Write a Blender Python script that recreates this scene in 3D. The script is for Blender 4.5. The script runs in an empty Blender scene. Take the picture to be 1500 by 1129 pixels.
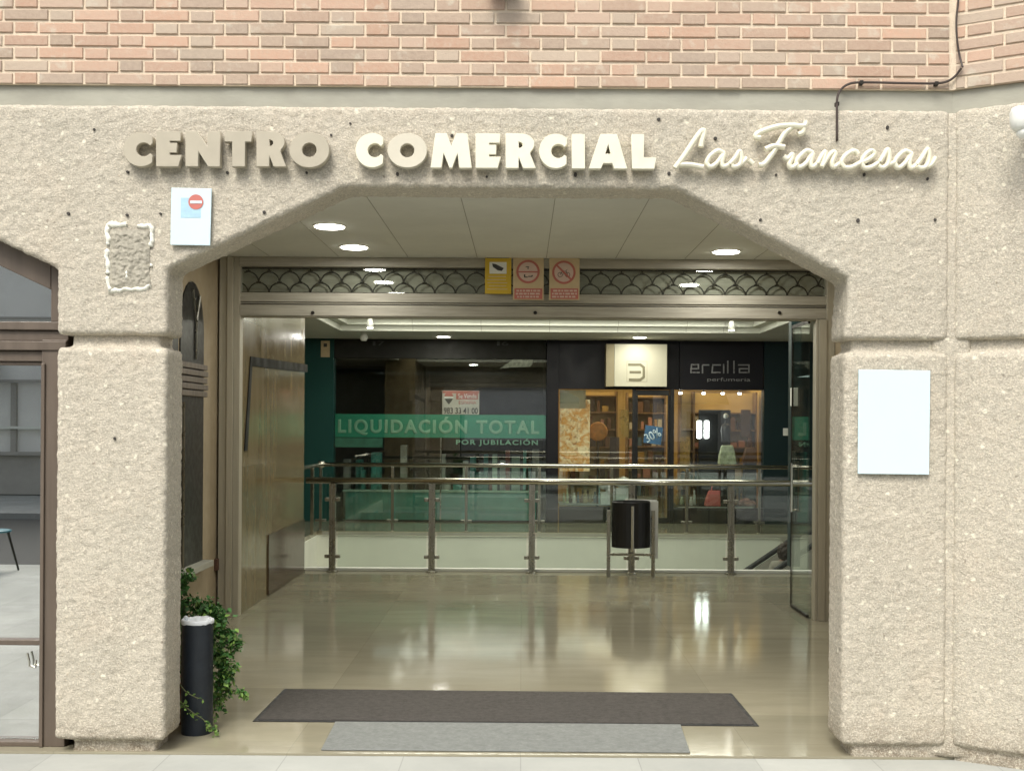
import bpy, bmesh, math, random
from mathutils import Vector, Matrix, noise
random.seed(7)
R = math.radians
SC = bpy.context.scene
COL = SC.collection
PI = math.pi
FPX, CX, CY, EYE, ROLL = 1650.0, 765.0, 620.0, 1.7, 0.0065

def U(px, py):
    return px + ROLL*(py-CY), py - ROLL*(px-CX)
def PT(px, py, Y):                       # surveyed point at distance Y in front of the camera
    x, y = U(px, py)
    return Vector(((x-CX)*Y/FPX, Y, EYE + (CY-y)*Y/FPX))
def rect(x0, y0, x1, y1, Y):
    a = PT(x0, (y0+y1)/2, Y).x; b = PT(x1, (y0+y1)/2, Y).x
    t = PT((x0+x1)/2, y0, Y).z; u = PT((x0+x1)/2, y1, Y).z
    return a, b, u, t                    # x0,x1,z0,z1

# ---------------------------------------------------------------- materials
def nn(nt, t, **kw):
    n = nt.nodes.new(t)
    for k, v in kw.items():
        setattr(n, k, v)
    return n
def coords(nt, scale=(1,1,1)):
    tc = nn(nt, 'ShaderNodeTexCoord'); g = nn(nt, 'ShaderNodeNewGeometry')
    mp = nn(nt, 'ShaderNodeMapping'); mp.inputs['Scale'].default_value = scale
    nt.links.new(g.outputs['Position'], mp.inputs['Vector'])
    return mp.outputs['Vector']
def mixc(nt, fac, a, b):
    m = nn(nt, 'ShaderNodeMix', data_type='RGBA')
    for k, v in ((0, fac), (6, a), (7, b)):
        if hasattr(v, 'is_linked') or hasattr(v, 'links'):
            nt.links.new(v, m.inputs[k])
        else:
            m.inputs[k].default_value = v if k == 0 else (*v[:3], 1)
    return m.outputs[2]
def ramp(nt, fac, a, b, ca=0, cb=1):
    r = nn(nt, 'ShaderNodeMapRange'); nt.links.new(fac, r.inputs[0])
    r.inputs[1].default_value = a; r.inputs[2].default_value = b
    r.inputs[3].default_value = ca; r.inputs[4].default_value = cb
    return r.outputs[0]
def noi(nt, vec, scale, detail=3, rough=.5, dist=0):
    n = nn(nt, 'ShaderNodeTexNoise'); nt.links.new(vec, n.inputs['Vector'])
    n.inputs['Scale'].default_value = scale; n.inputs['Detail'].default_value = detail
    n.inputs['Roughness'].default_value = rough; n.inputs['Distortion'].default_value = dist
    return n.outputs['Fac']
def new_mat(name):
    m = bpy.data.materials.new(name); m.use_nodes = True
    nt = m.node_tree; b = nt.nodes['Principled BSDF']
    return m, nt, b
def mat(name, col, rough=.6, metal=0, var=.12, vs=6, bump=0, bs=60, spec=.5, stretch=(1,1,1), emit=None, es=0, coat=0):
    m, nt, b = new_mat(name)
    v = coords(nt, stretch)
    d = tuple(c*(1-var) for c in col); l = tuple(min(1, c*(1+var)) for c in col)
    f = ramp(nt, noi(nt, v, vs, 5, .6), .3, .7)
    nt.links.new(mixc(nt, f, d, l), b.inputs['Base Color'])
    b.inputs['Roughness'].default_value = rough; b.inputs['Metallic'].default_value = metal
    b.inputs['Specular IOR Level'].default_value = spec
    rr = ramp(nt, noi(nt, v, vs*3, 3), .3, .7, max(0, rough*.8), min(1, rough*1.2))
    nt.links.new(rr, b.inputs['Roughness'])
    if coat: b.inputs['Coat Weight'].default_value = coat
    if bump:
        bp = nn(nt, 'ShaderNodeBump'); bp.inputs['Strength'].default_value = 1
        bp.inputs['Distance'].default_value = bump
        nt.links.new(noi(nt, v, bs, 4), bp.inputs['Height']); nt.links.new(bp.outputs[0], b.inputs['Normal'])
    if emit:
        b.inputs['Emission Color'].default_value = (*emit, 1); b.inputs['Emission Strength'].default_value = es
    return m
def emis(name, col, s):
    return mat(name, (.8,.8,.8), .5, emit=col, es=s)

def concrete_mat(name, base, bumpd=.005):
    m, nt, b = new_mat(name)
    v = coords(nt); vh = coords(nt, (.6,1,1.15))
    big = noi(nt, v, 1.3, 4, .55); mid = noi(nt, vh, 46, 4, .66, 1.0); fine = noi(nt, v, 120, 4, .7)
    wv = nn(nt, 'ShaderNodeTexNoise'); nt.links.new(v, wv.inputs['Vector']); wv.inputs['Scale'].default_value = 40
    av = nn(nt, 'ShaderNodeVectorMath', operation='MULTIPLY_ADD'); nt.links.new(wv.outputs['Color'], av.inputs[0]); av.inputs[1].default_value = (.03,.03,.03); nt.links.new(v, av.inputs[2])
    def vor(scale):
        q = nn(nt, 'ShaderNodeTexVoronoi'); q.inputs['Scale'].default_value = scale; nt.links.new(av.outputs[0], q.inputs['Vector'])
        sp = nn(nt, 'ShaderNodeSeparateColor'); nt.links.new(q.outputs['Color'], sp.inputs[0]); return q, sp
    def mul(a, b_):
        q = nn(nt, 'ShaderNodeMath', operation='MULTIPLY'); nt.links.new(a, q.inputs[0])
        if isinstance(b_, float): q.inputs[1].default_value = b_
        else: nt.links.new(b_, q.inputs[1])
        return q.outputs[0]
    vo, so_ = vor(70); vo2, sp2 = vor(26); vo3, sp3 = vor(34)
    c0 = mixc(nt, ramp(nt, big, .35, .65), tuple(c*.93 for c in base), tuple(c*1.06 for c in base))
    c0 = mixc(nt, ramp(nt, noi(nt, v, .8, 4, .6), .45, .7, 0, .6), c0, (base[0]*.86, base[1]*.90, base[2]*.92))
    c0 = mixc(nt, ramp(nt, noi(nt, v, 2.6, 4, .6), .52, .72, 0, .35), c0, (base[0]*1.02, base[1]*.88, base[2]*.80))
    gz = nn(nt, 'ShaderNodeSeparateXYZ'); nt.links.new(v, gz.inputs[0])
    dirt = mul(ramp(nt, gz.outputs[2], .02, .24, 1, 0), ramp(nt, noi(nt, v, 9, 4, .6), .35, .6, .35, 1))
    c0 = mixc(nt, mul(dirt, .85), c0, (.17,.125,.08))
    vs_ = coords(nt, (5,5,.45))
    c0 = mixc(nt, ramp(nt, noi(nt, vs_, 1, 4, .65), .54, .72, 0, .32), c0, (base[0]*.62, base[1]*.64, base[2]*.62))
    c1 = mixc(nt, ramp(nt, mid, .42, .62, 0, .55), c0, tuple(c*.66 for c in base))
    c1 = mixc(nt, ramp(nt, noi(nt, vh, 17, 4, .65, 1.5), .50, .66, 0, .38), c1, tuple(c*.68 for c in base))
    c1 = mixc(nt, ramp(nt, noi(nt, vh, 22, 4, .65, 1.0), .56, .68, 0, .5), c1, tuple(min(1, c*1.3) for c in base))
    c1 = mixc(nt, ramp(nt, fine, .48, .64, 0, .75), c1, tuple(min(1,c*1.42) for c in base))
    c1 = mixc(nt, ramp(nt, noi(nt, vh, 75, 3, .6, .8), .54, .68, 0, .5), c1, tuple(c*.55 for c in base))
    peb = ramp(nt, vo.outputs['Distance'], .15, .5, 1, 0)
    c2 = mixc(nt, mul(peb, ramp(nt, so_.outputs[1], .5, .75, 0, .8)), c1, mixc(nt, so_.outputs[0], (.66,.61,.48), (.46,.39,.30)))
    c3 = mixc(nt, mul(ramp(nt, vo2.outputs['Distance'], .16, .34, 1, 0), ramp(nt, sp2.outputs[0], .84, .90, 0, .8)), c2, (.78,.74,.60))
    c4 = mixc(nt, mul(ramp(nt, vo3.outputs['Distance'], .10, .26, 1, 0), ramp(nt, sp3.outputs[2], .95, .98, 0, .6)), c3, (.16,.13,.10))
    nt.links.new(c4, b.inputs['Base Color']); b.inputs['Roughness'].default_value = .9
    b.inputs['Specular IOR Level'].default_value = .25
    h = nn(nt, 'ShaderNodeMath', operation='MULTIPLY_ADD'); nt.links.new(fine, h.inputs[0]); h.inputs[1].default_value = .45; nt.links.new(mid, h.inputs[2])
    h3 = nn(nt, 'ShaderNodeMath', operation='MULTIPLY_ADD'); nt.links.new(peb, h3.inputs[0]); h3.inputs[1].default_value = .22; nt.links.new(h.outputs[0], h3.inputs[2])
    bp = nn(nt, 'ShaderNodeBump'); bp.inputs['Distance'].default_value = bumpd; nt.links.new(h3.outputs[0], bp.inputs['Height'])
    nt.links.new(bp.outputs[0], b.inputs['Normal'])
    return m

def glass_mat(name, tint=(.93,.97,.94), base=.04, rough=0.0, dirt=0.0):
    m = bpy.data.materials.new(name); m.use_nodes = True; nt = m.node_tree; nt.nodes.clear()
    out = nn(nt, 'ShaderNodeOutputMaterial'); g = nn(nt, 'ShaderNodeNewGeometry')
    dot = nn(nt, 'ShaderNodeVectorMath', operation='DOT_PRODUCT')
    nt.links.new(g.outputs['Normal'], dot.inputs[0]); nt.links.new(g.outputs['Incoming'], dot.inputs[1])
    ab = nn(nt, 'ShaderNodeMath', operation='ABSOLUTE'); nt.links.new(dot.outputs['Value'], ab.inputs[0])
    om = nn(nt, 'ShaderNodeMath', operation='SUBTRACT'); om.inputs[0].default_value = 1; nt.links.new(ab.outputs[0], om.inputs[1])
    pw = nn(nt, 'ShaderNodeMath', operation='POWER'); nt.links.new(om.outputs[0], pw.inputs[0]); pw.inputs[1].default_value = 5
    fa = nn(nt, 'ShaderNodeMath', operation='MULTIPLY_ADD'); nt.links.new(pw.outputs[0], fa.inputs[0])
    fa.inputs[1].default_value = 1-base; fa.inputs[2].default_value = base
    tr = nn(nt, 'ShaderNodeBsdfTransparent'); tr.inputs[0].default_value = (*tint, 1)
    gl = nn(nt, 'ShaderNodeBsdfGlossy'); gl.inputs['Roughness'].default_value = rough; gl.inputs['Color'].default_value = (1,1,1,1)
    mx = nn(nt, 'ShaderNodeMixShader'); nt.links.new(fa.outputs[0], mx.inputs[0]); nt.links.new(tr.outputs[0], mx.inputs[1]); nt.links.new(gl.outputs[0], mx.inputs[2])
    nt.links.new(mx.outputs[0], out.inputs['Surface'])
    return m

def brick_mat():
    m, nt, b = new_mat('fired_brick')
    at = nn(nt, 'ShaderNodeAttribute', attribute_name='tone'); v = coords(nt)
    f = noi(nt, v, 45, 5, .65)
    blot = noi(nt, v, 9, 4, .6)
    c = mixc(nt, ramp(nt, f, .35, .7, 0, .45), at.outputs['Color'], (.52,.42,.32))
    c = mixc(nt, ramp(nt, blot, .58, .68, 0, .5), c, (.58,.54,.44))
    nt.links.new(c, b.inputs['Base Color']); b.inputs['Roughness'].default_value = .88; b.inputs['Specular IOR Level'].default_value = .25
    bp = nn(nt, 'ShaderNodeBump'); bp.inputs['Distance'].default_value = .003; nt.links.new(f, bp.inputs['Height']); nt.links.new(bp.outputs[0], b.inputs['Normal'])
    return m

def marble_mat(name, c1, c2, rough=.08, slab=(.8,.8), joint=.004, vein=(2.2,14,2.2), axes=('X','Y'), spec=.5):
    m, nt, b = new_mat(name)
    v = coords(nt, vein)
    f = noi(nt, v, 1, 6, .62, .4)
    c = mixc(nt, ramp(nt, f, .3, .7), c1, c2)
    g = nn(nt, 'ShaderNodeNewGeometry'); sp = nn(nt, 'ShaderNodeSeparateXYZ'); nt.links.new(g.outputs['Position'], sp.inputs[0])
    cell = nn(nt, 'ShaderNodeCombineXYZ'); js = []
    for i, (ax, s) in enumerate(zip(axes, slab)):
        d = nn(nt, 'ShaderNodeMath', operation='DIVIDE'); nt.links.new(sp.outputs[ax], d.inputs[0]); d.inputs[1].default_value = s
        fl = nn(nt, 'ShaderNodeMath', operation='FLOOR'); nt.links.new(d.outputs[0], fl.inputs[0]); nt.links.new(fl.outputs[0], cell.inputs[i])
        fr = nn(nt, 'ShaderNodeMath', operation='FRACT'); nt.links.new(d.outputs[0], fr.inputs[0])
        lt = nn(nt, 'ShaderNodeMath', operation='LESS_THAN'); nt.links.new(fr.outputs[0], lt.inputs[0]); lt.inputs[1].default_value = joint/s
        js.append(lt.outputs[0])
    wn = nn(nt, 'ShaderNodeTexWhiteNoise'); nt.links.new(cell.outputs[0], wn.inputs['Vector'])
    c = mixc(nt, ramp(nt, wn.outputs['Value'], 0, 1, 0, .35), c, tuple(x*.6 for x in c1))
    mj = nn(nt, 'ShaderNodeMath', operation='MAXIMUM'); nt.links.new(js[0], mj.inputs[0]); nt.links.new(js[1], mj.inputs[1])
    mk = nn(nt, 'ShaderNodeMath', operation='MULTIPLY'); nt.links.new(mj.outputs[0], mk.inputs[0]); mk.inputs[1].default_value = .3
    c = mixc(nt, mk.outputs[0], c, tuple(x*.3 for x in c1))
    nt.links.new(c, b.inputs['Base Color'])
    vv = coords(nt)
    nt.links.new(ramp(nt, noi(nt, vv, 1.7, 5, .7), .3, .7, rough*.5, rough*1.8), b.inputs['Roughness'])
    b.inputs['Specular IOR Level'].default_value = spec
    bp = nn(nt, 'ShaderNodeBump'); bp.inputs['Distance'].default_value = .00035; nt.links.new(noi(nt, vv, 34, 3), bp.inputs['Height']); nt.links.new(bp.outputs[0], b.inputs['Normal'])
    return m

M = {}
M['concrete'] = concrete_mat('bush_hammered_concrete', (.505,.462,.378))
M['brick'] = brick_mat()
M['mortar'] = mat('pale_mortar', (.68,.575,.44), .95, var=.1, vs=20, bump=.003, bs=120)
M['band'] = mat('smooth_concrete_band', (.37,.362,.30), .85, var=.14, vs=2.2, bump=.0015, bs=25, stretch=(1,1,2))
M['letter_a'] = mat('enamel_dark_reflection', (.44,.40,.31), .42, var=.05, vs=9)  # darker reflection on the CENTRO letters painted as a beige tone
M['letter_b'] = mat('cream_enamel', (.78,.75,.60), .38, var=.05, vs=9)  # on COMERCIAL the paler tone paints in the sky reflection
M['letter_c'] = mat('enamel_dimmer_reflection', (.62,.58,.47), .40, var=.05, vs=9)  # in-between reflection tone painted on one letter
M['paper'] = mat('white_plastic_sheet', (.62,.78,.84), .4, var=.01)
M['paper_blue'] = mat('faint_blue_print', (.40,.60,.72), .5, var=.08, vs=40)
M['red'] = mat('faded_red_print', (.52,.16,.13), .5, var=.1)
M['white'] = mat('white_paint', (.78,.79,.74), .5, var=.03)
M['silicone'] = mat('white_silicone', (.85,.84,.74), .5, var=.04, vs=60)
M['glue'] = mat('dried_adhesive', (.37,.345,.28), .85, var=.28, vs=45, bump=.005, bs=60)
M['dark_hole'] = mat('hole_dark', (.05,.045,.04), .9)
M['brown'] = mat('brown_anodised_frame', (.125,.098,.075), .5, metal=.1, var=.15, vs=5, stretch=(3,3,.3))
M['alu'] = mat('champagne_aluminium', (.42,.385,.30), .5, metal=.1, var=.08, vs=8, stretch=(6,6,.4))
M['alu_h'] = mat('dusty_shutter_metal', (.36,.335,.27), .55, metal=.1, var=.2, vs=5, stretch=(.6,2,8))
M['iron'] = mat('dark_grille_steel', (.035,.03,.025), .5, metal=.6)
M['steel'] = mat('brushed_stainless', (.58,.57,.50), .2, metal=1, var=.03, vs=3)
M['steel_dark'] = mat('dark_stainless', (.40,.39,.34), .28, metal=1, var=.03, vs=3)
M['glass'] = glass_mat('clear_glass', (.95,.975,.955), .04)
M['glass_green'] = glass_mat('greenish_rail_glass', (.935,.972,.95), .035)
M['shop_glass'] = glass_mat('shop_window_glass', (.95,.97,.96), .11)
M['cafe_glass'] = glass_mat('cafe_window_glass', (.70,.78,.76), .66)
M['floor'] = marble_mat('polished_beige_marble', (.30,.275,.195), (.37,.343,.247), .065, (1.2,.6), .003, (1.2,5,1))
M['wallm'] = marble_mat('polished_travertine_wall', (.175,.135,.068), (.25,.195,.105), .14, (.9,1.3), .004, (6,6,.5), axes=('Y','Z'), spec=.6)
M['tanwall'] = mat('tan_plaster', (.36,.29,.19), .7, var=.08, vs=3)
M['ceil'] = mat('grey_white_ceiling', (.72,.73,.68), .75, var=.05, vs=2)
M['ceil_w'] = mat('white_plaster_ceiling', (.72,.74,.66), .8, var=.03, vs=2)
M['seam'] = mat('ceiling_joint', (.34,.33,.28), .8)
M['mat_dark'] = mat('charcoal_door_mat', (.075,.069,.062), .95, var=.2, vs=30, bump=.004, bs=260, spec=.15)
M['mat_light'] = mat('wet_grey_mat', (.17,.18,.17), .55, var=.15, vs=18, bump=.002, bs=220)
M['pave'] = marble_mat('pale_paving', (.38,.39,.36), (.46,.47,.43), .7, (.6,.6), .006, (1.5,1.5,1), spec=.3)
M['ground_far'] = mat('pale_pavement', (.50,.51,.46), .75, var=.07, vs=3, bump=.002, bs=60)
M['road'] = mat('asphalt', (.055,.055,.052), .9, var=.2, vs=30, bump=.004, bs=120)
M['teal'] = mat('dark_teal_laminate', (.012,.062,.055), .45, var=.04, vs=1, spec=.25)
M['teal2'] = mat('dark_navy_green_laminate', (.010,.026,.028), .45, var=.04, vs=1, spec=.25)
M['navy'] = mat('near_black_laminate', (.010,.010,.014), .45, var=.04, vs=1, spec=.25)
M['black'] = mat('black_plastic', (.012,.012,.012), .35, var=.1)
M['grey_dark'] = mat('charcoal_grey_panel', (.026,.026,.022), .8, var=.1, vs=2, spec=.2)
M['green_banner'] = mat('green_vinyl_banner', (.02,.30,.18), .5, var=.08, vs=6)
M['green_text'] = mat('pale_green_vinyl', (.26,.52,.36), .5, var=.08, vs=10)
M['mall_white'] = mat('white_slab_edge', (.80,.82,.72), .6, var=.04, vs=2)
M['bin_black'] = mat('anthracite_bin_metal', (.012,.018,.027), .5, var=.15, vs=12, bump=.0008, bs=200)
M['bag'] = mat('white_plastic_bag', (.72,.75,.76), .4, var=.06, vs=30)
M['yellow'] = mat('yellow_notice', (.62,.42,.03), .5, var=.06, vs=20)
M['cream_notice'] = mat('faded_cream_notice', (.60,.47,.28), .5, var=.06, vs=20)
M['pink_notice'] = mat('faded_pink_print', (.66,.50,.42), .5, var=.06, vs=20)
M['ink'] = mat('dark_ink', (.05,.05,.05), .6)
M['brownpanel'] = mat('dark_brown_stone', (.075,.048,.030), .15, var=.35, vs=9, stretch=(1,1.2,.4))
M['warm_wall'] = mat('warm_shop_wall', (.55,.40,.17), .7, var=.12, vs=3)
M['wood'] = mat('shelf_wood', (.22,.13,.055), .5, var=.2, vs=8)
M['cable'] = mat('dark_cable', (.05,.035,.028), .6)
M['rust'] = mat('rusty_iron', (.10,.05,.03), .8, var=.3, vs=40)
M['opp'] = mat('pale_render_wall', (.86,.85,.78), .85, var=.06, vs=1.5)
M['opp_trim'] = mat('stone_trim', (.42,.40,.35), .85, var=.06, vs=4)
M['opp_glass'] = mat('dark_window_glass', (.03,.04,.045), .08, var=.1)
M['skin'] = mat('skin', (.45,.27,.19), .55, var=.05)
M['hair'] = mat('dark_brown_hair', (.030,.017,.011), .6, var=.4, vs=40, bump=.01, bs=60)
M['coat'] = mat('grey_beige_knit', (.30,.28,.24), .9, var=.1, vs=20)
M['trousers'] = mat('dark_trousers', (.03,.03,.035), .9)
M['terracotta'] = mat('terracotta_pot', (.22,.09,.05), .8)
M['sign_cream'] = mat('cream_lightbox_face', (.50,.48,.35), .5, var=.03, emit=(.85,.80,.55), es=.07)
M['sign_side'] = mat('cream_lightbox_side', (.34,.29,.17), .5, var=.05)
M['logo'] = mat('olive_logo', (.17,.155,.09), .5)
M['logo2'] = mat('grey_lettering', (.26,.26,.26), .3, metal=.4)
M['blue'] = mat('blue_poster', (.05,.14,.26), .5, var=.2, vs=12)
M['bluepale'] = mat('pale_blue_poster', (.25,.50,.58), .5, var=.2, vs=12)
M['pink'] = mat('coral_pink_leather', (.75,.17,.16), .45, var=.06)
M['orange'] = mat('orange_gold_fabric', (.50,.22,.05), .7, var=.35, vs=14)
M['salmon'] = mat('salmon_fabric', (.52,.22,.15), .8, var=.25, vs=18)
M['greenbag'] = mat('white_green_bag', (.52,.60,.40), .6, var=.35, vs=16)
M['teal_chair'] = mat('teal_chair_shell', (.03,.17,.21), .4)
M['cafe_floor'] = mat('grey_tile_floor', (.30,.33,.33), .4, var=.08)
M['rubber'] = mat('black_rubber', (.02,.02,.02), .7)

def orange_poster():
    m, nt, b = new_mat('orange_portrait_print')
    v = coords(nt)
    n1 = noi(nt, v, 6, 4, .6, 1.5); n2 = noi(nt, v, 14, 3, .6, 1)
    c = mixc(nt, ramp(nt, n1, .4, .6), (.55,.26,.05), (.72,.60,.34))
    c = mixc(nt, ramp(nt, n2, .55, .68, 0, .8), c, (.20,.09,.03))
    nt.links.new(c, b.inputs['Base Color']); b.inputs['Roughness'].default_value = .5
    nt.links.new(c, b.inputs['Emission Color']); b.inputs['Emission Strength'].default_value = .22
    return m
M['poster'] = orange_poster()

# ---------------------------------------------------------------- geometry helpers
ORG = {}
def root_off(o):
    while o.parent: o = o.parent
    return ORG.get(o.name, Vector((0,0,0)))
def tag(o, label=None, cat=None, group=None, kind=None):
    if label: o['label'] = label
    if cat: o['category'] = cat
    if group: o['group'] = group
    if kind: o['kind'] = kind
    return o
def thing(name, label, cat, loc=(0,0,0), group=None):
    o = bpy.data.objects.new(name, None); COL.objects.link(o); o.location = loc; o.empty_display_size = .1
    ORG[o.name] = Vector(loc)
    return tag(o, label, cat, group)
class MB:
    def __init__(s): s.bm = bmesh.new()
    def box(s, x0, x1, y0, y1, z0, z1, rot=None):
        if x0 > x1: x0, x1 = x1, x0
        if y0 > y1: y0, y1 = y1, y0
        if z0 > z1: z0, z1 = z1, z0
        vs = [s.bm.verts.new((x,y,z)) for z in (z0,z1) for x,y in ((x0,y0),(x1,y0),(x1,y1),(x0,y1))]
        for f in ((0,3,2,1),(4,5,6,7),(0,1,5,4),(1,2,6,5),(2,3,7,6),(3,0,4,7)):
            s.bm.faces.new([vs[i] for i in f])
        if rot is not None:
            for v in vs: v.co = rot @ v.co
        return vs
    def prism(s, pts, y0, y1, T=None):   # outline in x,z extruded along y
        a = [s.bm.verts.new((x, y0, z)) for x, z in pts]; b = [s.bm.verts.new((x, y1, z)) for x, z in pts]
        n = len(pts); s.bm.faces.new(a); s.bm.faces.new(b[::-1])
        for i in range(n): s.bm.faces.new((a[i], b[i], b[(i+1)%n], a[(i+1)%n]))
        if T is not None:
            for v in a+b: v.co = T @ v.co
        return s
    def tube(s, pts, r, seg=10, caps=True, flat=1):
        pts = [Vector(p) for p in pts]; rings = []
        rr = r if isinstance(r, (list, tuple)) else [r]*len(pts)
        prev = None
        for i, p in enumerate(pts):
            d = (pts[min(i+1, len(pts)-1)] - pts[max(i-1, 0)]).normalized()
            if prev is None:
                up = Vector((0,0,1)) if abs(d.z) < .9 else Vector((0,1,0))
                a = d.cross(up).normalized()
            else:
                a = (prev - d*prev.dot(d)).normalized()
            prev = a; b = d.cross(a)
            rings.append([s.bm.verts.new(p + (a*math.cos(t)+b*math.sin(t))*rr[i]) for t in [2*PI*k/seg for k in range(seg)]])
        for q in range(len(rings)-1):
            for k in range(seg):
                s.bm.faces.new((rings[q][k], rings[q][(k+1)%seg], rings[q+1][(k+1)%seg], rings[q+1][k]))
        if caps:
            s.bm.faces.new(rings[0][::-1]); s.bm.faces.new(rings[-1])
        return s
    def lathe(s, prof, c, seg=28, axis='Z', sx=1, sy=1):
        c = Vector(c); rings = []
        for r, h in prof:
            ring = []
            for k in range(seg):
                t = 2*PI*k/seg
                if axis == 'Z': p = Vector((r*math.cos(t)*sx, r*math.sin(t)*sy, h))
                else: p = Vector((r*math.cos(t)*sx, h, r*math.sin(t)*sy))
                ring.append(s.bm.verts.new(c+p))
            rings.append(ring)
        for q in range(len(rings)-1):
            for k in range(seg):
                s.bm.faces.new((rings[q][k], rings[q][(k+1)%seg], rings[q+1][(k+1)%seg], rings[q+1][k]))
        s.bm.faces.new(rings[0][::-1]); s.bm.faces.new(rings[-1])
        return s
    def build(s, name, m, parent=None, loc=None, smooth=False, bev=0, segs=2):
        bmesh.ops.recalc_face_normals(s.bm, faces=s.bm.faces[:])
        me = bpy.data.meshes.new(name); 
        off = root_off(parent) if parent else Vector(loc or (0,0,0))
        for v in s.bm.verts: v.co -= off
        s.bm.to_mesh(me); s.bm.free()
        o = bpy.data.objects.new(name, me); COL.objects.link(o)
        if parent: o.parent = parent
        else: o.location = off; ORG[o.name] = off
        if isinstance(m, list):
            for x in m: me.materials.append(x)
        else: me.materials.append(m)
        if smooth:
            for p in me.polygons: p.use_smooth = True
        if bev:
            md = o.modifiers.new('edge', 'BEVEL'); md.width = bev; md.segments = segs; md.limit_method = 'ANGLE'; md.angle_limit = R(40)
        return o
def BOX(name, m, parent, x0, x1, y0, y1, z0, z1, bev=0, **kw):
    b = MB(); b.box(x0,x1,y0,y1,z0,z1); return b.build(name, m, parent, bev=bev, **kw)
def tbox(name, label, cat, m, x0, x1, y0, y1, z0, z1, bev=0, group=None, kind=None):
    b = MB(); b.box(x0,x1,y0,y1,z0,z1)
    o = b.build(name, m, None, loc=((x0+x1)/2, (y0+y1)/2, min(z0,z1)), bev=bev)
    return tag(o, label, cat, group, kind)
def struct(name, m, *a, **kw):
    o = tbox(name, None, None, m, *a, **kw); o['kind'] = 'structure'; return o
def copy_tree(o, parent=None):
    c = o.copy(); COL.objects.link(c)
    if parent: c.parent = parent
    for ch in [x for x in bpy.data.objects if x.parent == o]: copy_tree(ch, c)
    return c
def from_curve(cu, name, m, parent=None, off=None, T=None):
    ob = bpy.data.objects.new('tmp', cu); COL.objects.link(ob)
    if T is not None: ob.matrix_world = T
    dg = bpy.context.evaluated_depsgraph_get(); dg.update()
    me = bpy.data.meshes.new_from_object(ob.evaluated_get(dg))
    me.transform(T if T is not None else Matrix())
    o_ = root_off(parent) if parent else Vector(off or (0,0,0))
    me.transform(Matrix.Translation(-o_))
    bpy.data.objects.remove(ob)
    o = bpy.data.objects.new(name, me); COL.objects.link(o); me.name = name
    if parent: o.parent = parent
    else: o.location = o_; ORG[o.name] = o_
    me.materials.clear(); me.materials.append(m)
    return o
def text(s, name, m, parent, x0, x1, z0, z1, Y, depth=.004, offset=0, space=1, shear=0, bold=0):
    cu = bpy.data.curves.new('t', 'FONT'); cu.body = s; cu.size = 1; cu.extrude = 0.0; cu.offset = offset; cu.space_character = space; cu.shear = shear
    cu.resolution_u = 4
    if bold: cu.bevel_depth = bold; cu.bevel_resolution = 0; cu.extrude = .02
    ob = bpy.data.objects.new('t', cu); COL.objects.link(ob)
    dg = bpy.context.evaluated_depsgraph_get(); dg.update()
    me0 = bpy.data.meshes.new_from_object(ob.evaluated_get(dg)); bpy.data.objects.remove(ob)
    xs = [v.co.x for v in me0.vertices]; ys = [v.co.y for v in me0.vertices]
    ax, bx, ay, by = min(xs), max(xs), min(ys), max(ys); sc = (x1-x0)/(bx-ax)
    zc = (z1-z0)/(by-ay)
    off = root_off(parent)
    bm = bmesh.new(); bm.from_mesh(me0)
    if not bold:
        r = bmesh.ops.extrude_face_region(bm, geom=bm.faces[:])
        for v in [g for g in r['geom'] if isinstance(g, bmesh.types.BMVert)]: v.co.z += 1
    else:
        zs = [v.co.z for v in bm.verts]; za, zb = min(zs), max(zs)
        for v in bm.verts: v.co.z = (v.co.z-za)/(zb-za)
    for v in bm.verts:
        x, y, z = v.co
        v.co = Vector((x0+(x-ax)*sc, Y - z*depth, z0+(y-ay)*zc)) - off
    bmesh.ops.recalc_face_normals(bm, faces=bm.faces[:])
    me = bpy.data.meshes.new(name); bm.to_mesh(me); bm.free(); bpy.data.meshes.remove(me0)
    me.materials.append(m); o = bpy.data.objects.new(name, me); COL.objects.link(o); o.parent = parent
    return o
def catmull(p, n=8):
    p = [Vector(q) for q in p]; q = [2*p[0]-p[1]] + p + [2*p[-1]-p[-2]]; out = []
    for i in range(1, len(q)-2):
        for k in range(n):
            t = k/n; a, b, c, d = q[i-1:i+3]
            out.append(.5*((2*b)+(c-a)*t+(2*a-5*b+4*c-d)*t*t+(3*b-a-3*c+d)*t**3))
    out.append(q[-2]); return out

# ---------------------------------------------------------------- camera
cam = bpy.data.cameras.new('camera'); co = bpy.data.objects.new('camera', cam); COL.objects.link(co)
co.location = (0,0,EYE); co.rotation_euler = (R(90), -ROLL, 0)
cam.lens = FPX/1500*36; cam.sensor_width = 36; cam.shift_x = -(CX-750)/1500; cam.shift_y = (CY-564.5)/1500
cam.clip_end = 500; cam.clip_start = .05
SC.camera = co

# ================================================================ SETTING
F = 5.76                       # front face of the entrance wall
S = 9.90                       # roller shutter line
RY = 12.87                     # front railing
BY = 17.62                     # railing on the far side of the void
SY = 19.35                     # shopfronts
struct('road', M['road'], -40, 40, -9, -1.5, -.30, -.13)
struct('pavement', M['pave'], -40, 40, -1.5, F+.025, -.30, -.010, bev=.006)
struct('ground', M['pave'], -60, 60, -60, -9, -.34, -.02)
fl = MB(); fl.box(-9, 9, F+.028, RY+.12, -.30, 0); fl.box(-9, -3.2, RY+.12, BY-.02, -.30, 0)
fo = fl.build('floor', M['floor'], None, loc=(0,9,0)); fo['kind'] = 'structure'
struct('far_floor', M['floor'], -9, 12, BY, 26, -.10, 0)

centre = thing('shopping_centre', 'brick and rough concrete shopping centre entrance with wide chamfered archway', 'building', (0, F, 0))

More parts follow.
